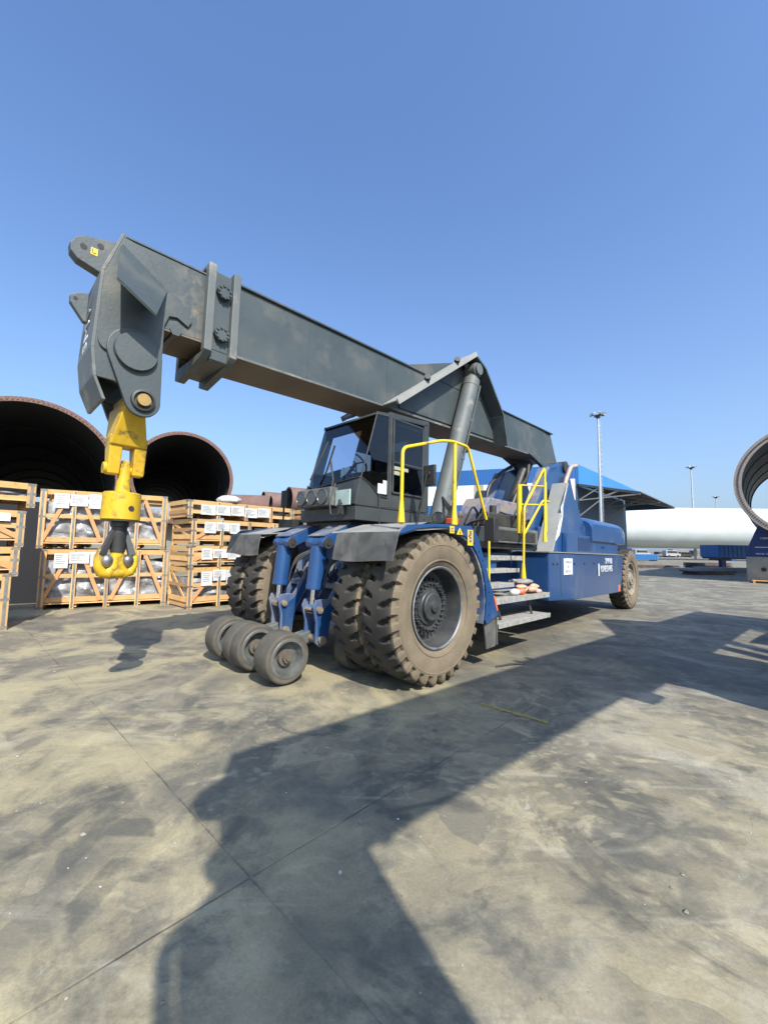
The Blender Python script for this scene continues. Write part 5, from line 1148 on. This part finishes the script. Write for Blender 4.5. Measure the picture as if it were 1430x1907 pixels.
# ------------------------------------------------------------------ light masts
def mast(x, y, h, r, label, s=1.0):
    z0 = gz(x, y); o = empty('light_mast', (x, y, z0)); tag(o, label, 'light mast', 'floodlight masts')
    a = MB(); a.cyl((0, 0, 0), (0, 0, h), r, r*.5, 20); a.cyl((0, 0, 0), (0, 0, .1), r*1.8); a.build('pole', M['pole'], o)
    a = MB(); 
    for k in (-1, 1): a.tube([(r*1.6+k*.0, -.06*k, 1.0), (r*1.2, -.06*k, h*.96)], .012*s, 5)
    for i in range(int(h/.5)-3): a.obox((r*1.55, -.16, 1.2+.5*i), (r*1.55, .16, 1.2+.5*i), .03, .03)
    a.build('ladder', M['pole'], o)
    a = MB(); a.cyl((0, 0, h-.3*s), (0, 0, h), r*1.1, r*1.5, 16); a.obox((-.55*s, 0, h), (.55*s, 0, h), .10*s, .10*s); a.obox((0, -.5*s, h), (0, .5*s, h), .1*s, .1*s); a.build('mast_head', M['blackmetal'], o)
    for i in range(6):
        an = i*pi/3+.3; cx_, cy_ = .62*s*cos(an), .62*s*sin(an); a = MB(); d = Vector((cos(an), sin(an), 0)); t_3 = Vector((-d.y, d.x, 0))
        c0 = Vector((cx_, cy_, h+.12*s)); a.obox(c0-t_3*.2*s, c0+t_3*.2*s, .34*s, .10*s, Vector((d.x*.5, d.y*.5, 1))); a.build('floodlight', M['skylampglass'], o)
    return o
mast(21.4, 40, 15.4, .165, 'tall pale floodlight mast standing in front of the warehouse corner', 1.0)
mast(68.7, 90, 20.6, .24, 'distant floodlight mast above the white tower section', 1.4)
mast(123.2, 150, 22.1, .32, 'farthest and smallest floodlight mast, just left of the right pipe', 1.6)

# ------------------------------------------------------------------ far yard edge
rg = random.Random(11)
def thing_box(name, x, y, w_, d_, h_, mt, label, cat, group=None, rz=0, extra=None):
    o = empty(name, (x, y, gz(x, y)), rz); tag(o, label, cat, group)
    a = MB(); a.box(-w_/2, w_/2, -d_/2, d_/2, .15, h_)
    for i in range(int(w_/.4)): a.box(-w_/2+.1+i*.4, -w_/2+.25+i*.4, -d_/2-.04, -d_/2-.001, .25, h_-.1)
    a.build('body', mt, o, .02)
    a = MB(); a.box(-w_/2+.1, -w_/2+.4, -d_/2+.1, d_/2-.1, 0, .15); a.box(w_/2-.4, w_/2-.1, -d_/2+.1, d_/2-.1, 0, .15); a.build('skid', M['blackmetal'], o)
    return o
thing_box('steel_bin', 47.5, 75, 4.4, 2.0, 1.2, M['cyan'], 'low bright blue steel bin just right of the rear wheel', 'bin')
thing_box('steel_bin', 33.5, 38.5, 5.6, 2.2, 1.3, M['cyan'], 'bright blue ribbed tray behind the navy cradle at right', 'bin').location.z = 1.0
a = MB(); [a.box(33.5+dx-.2, 33.5+dx+.2, 38.3, 38.7, -.19, 1.05) for dx in (-1.6, 1.6)]; a.box(31.5, 35.5, 38.3, 38.7, 1.0, 1.15); o = a.build('trestle', M['navy']); tag(o, 'navy trestle carrying the bright blue tray', 'trestle')
def vehicle(x, y, L, H, mt, label, name='parked_van', cat='van', rz=0):
    o = empty(name, (x, y, gz(x, y)), rz); tag(o, label, cat, 'vehicles parked at the far yard edge')
    a = MB(); a.prism([(-L/2, .35), (L/2, .35), (L/2, H*.5), (L/2-.5, H*.55), (L/2-1.1, H), (-L/2+.1, H), (-L/2, H*.6)], -.9, .9); a.build('body', mt, o, .08)
    a = MB(); a.prism([(L/2-.75, H*.58), (L/2-1.15, H*.93), (-L/2+.4, H*.93), (-L/2+.3, H*.58)], -.905, .905); a.build('window', M['glass'], o)
    for k in (-1, 1):
        for s2 in (-1, 1): a = MB(); a.cyl((k*L*.3, s2*.93, .35), (k*L*.3, s2*.72, .35), .35); a.build('wheel', M['black'], o)
vehicle(77, 122, 4.6, 2.1, M['van'], 'white van parked under the white tower section, left of the red one')
vehicle(86, 122, 4.4, 2.0, M['van'], 'white van nearest to the red vehicle in the distance')
vehicle(100.5, 122, 5.0, 1.9, M['redvan'], 'small red vehicle parked in the distance under the white tower section', 'parked_car', 'car')
vehicle(91.5, 124, 4.0, 1.6, M['blackmetal'], 'dark car parked between the white vans and the red vehicle', 'parked_car', 'car')
for i in range(14):
    x = 52+i*6.2+rg.uniform(-1, 1); h = rg.uniform(1.2, 2.6)
    thing_box('shipping_crate', x, 132+rg.uniform(-3, 3), rg.uniform(3.5, 5.6), 2.4, h, [M['blackmetal'], M['debris'], M['concrete'], M['dirt'], M['navy']][i % 5], 'dark low container in the far row under the tower section', 'container', 'containers along the far yard edge')
for i in range(8):
    x = -52+i*12.; thing_box('shipping_crate', x, 135+rg.uniform(-3, 3), 11, 2.4, rg.uniform(2.2, 2.8), [M['blackmetal'], M['debris'], M['concrete'], M['navy']][i % 4], 'low container in the far row left of the warehouse, behind the machine', 'container', 'containers behind the machine')
for i in range(6):
    a = MB(); N_ = 24; vs = [(0, 0, rg.uniform(.8, 1.5))]
    for k, rr_ in enumerate((3.0, 7.0)):
        for j in range(N_): vs.append((rr_*cos(2*pi*j/N_)*1.6+rg.uniform(-.5, .5), rr_*sin(2*pi*j/N_)*.5, (.6 if k == 0 else -.05)*rg.uniform(.5, 1.2)))
    fs = [(0, 1+j, 1+(j+1) % N_) for j in range(N_)]+[(1+j, 1+N_+j, 1+N_+(j+1) % N_, 1+(j+1) % N_) for j in range(N_)]
    a.add(vs, fs); o = a.build('rubble_heap', M['dirt']); o.location = (58+15*i, 126, -.2); tag(o, 'low grey rubble heap along the far yard edge', 'rubble', 'rubble heaps at the far yard edge')
# scrap lying in the shade left of the concrete block
for i, (x, y, L_, w_, h_, rz_, mt, lab) in enumerate((
        (26.5, 33.5, 4.2, 1.3, .35, .3, 'debris', 'dark reddish steel slab stack nearest in the shaded scrap patch'),
        (32.0, 41.0, 7.0, 1.2, .22, .05, 'lightscrap', 'long pale steel plate lying across the shaded scrap patch'),
        (30.0, 36.5, 4.0, 1.0, .5, -.35, 'lightscrap', 'tilted pale beam end between the slab stack and the concrete block'),
        (34.5, 43.5, 4.5, 1.6, .7, .2, 'debris', 'dark bulky scrap bundle below the bright blue tray'),
        (29.5, 45.0, 5.5, 1.4, .30, .1, 'debris', 'farthest thin dark slab in the scrap patch'))):
    o = empty('scrap_steel', (x, y, gz(x, y)), rz_); tag(o, lab, 'scrap steel', 'scrap steel lying in the shade')
    a = MB(); lay = max(1, int(h_/.09))
    for k in range(lay):
        dx, dy = rg.uniform(-.2, .2), rg.uniform(-.1, .1); z0 = h_*k/lay; z1 = h_*(k+1)/lay-.015
        a.hexa([(-L_/2+dx, -w_/2+dy, z0), (L_/2+dx, -w_/2+dy, z0), (L_/2+dx, w_/2+dy, z0), (-L_/2+dx, w_/2+dy, z0), (-L_/2+dx, -w_/2+dy, z1), (L_/2+dx-.2, -w_/2+dy, z1), (L_/2+dx, w_/2+dy, z1), (-L_/2+dx, w_/2+dy, z1)])
    a.build('plates', M[mt], o)
    a = MB(); a.box(-L_*.3, -L_*.3+.12, -w_/2-.1, w_/2+.1, -.005, .004); a.build('bearer', M['wood'], o)
# loose thin stick near the rear of the front tyre and chips on the ground
a = MB(); p = l2w((-1.28, 2.02, .012)); q = l2w((-1.75, 2.22, .012)); a.tube([p, (p+q)/2+Vector((0, 0, .02)), q], .012, 6); o = a.build('metal_rod', M['blackmetal']); tag(o, 'thin dark rod lying on the ground behind the front tyre', 'rod')

gr_ = MB(); sr = random.Random(8)
for i in range(420):
    x = sr.uniform(-6, 8); y = 1.3+abs(sr.gauss(0, 4.0)); r_ = sr.uniform(.003, .011)*(1 if i % 9 else 1.6)
    z = gz(x, y); k = [sr.uniform(.7, 1.3) for _ in range(6)]
    gr_.add([(x-r_*k[0], y, z+r_*.3), (x, y-r_*k[1], z+r_*.3), (x+r_*k[2], y, z+r_*.3), (x, y+r_*k[3], z+r_*.3), (x, y, z+r_*.9*k[4]), (x, y, z-r_*.2)],
            [(0, 1, 4), (1, 2, 4), (2, 3, 4), (3, 0, 4), (1, 0, 5), (2, 1, 5), (3, 2, 5), (0, 3, 5)])
tag(gr_.build('grit', mat('grit_stone', (.14, .13, .11), (.42, .40, .36), 3, .9)), 'loose grit and tiny stones scattered over the concrete', 'grit', kind='stuff')
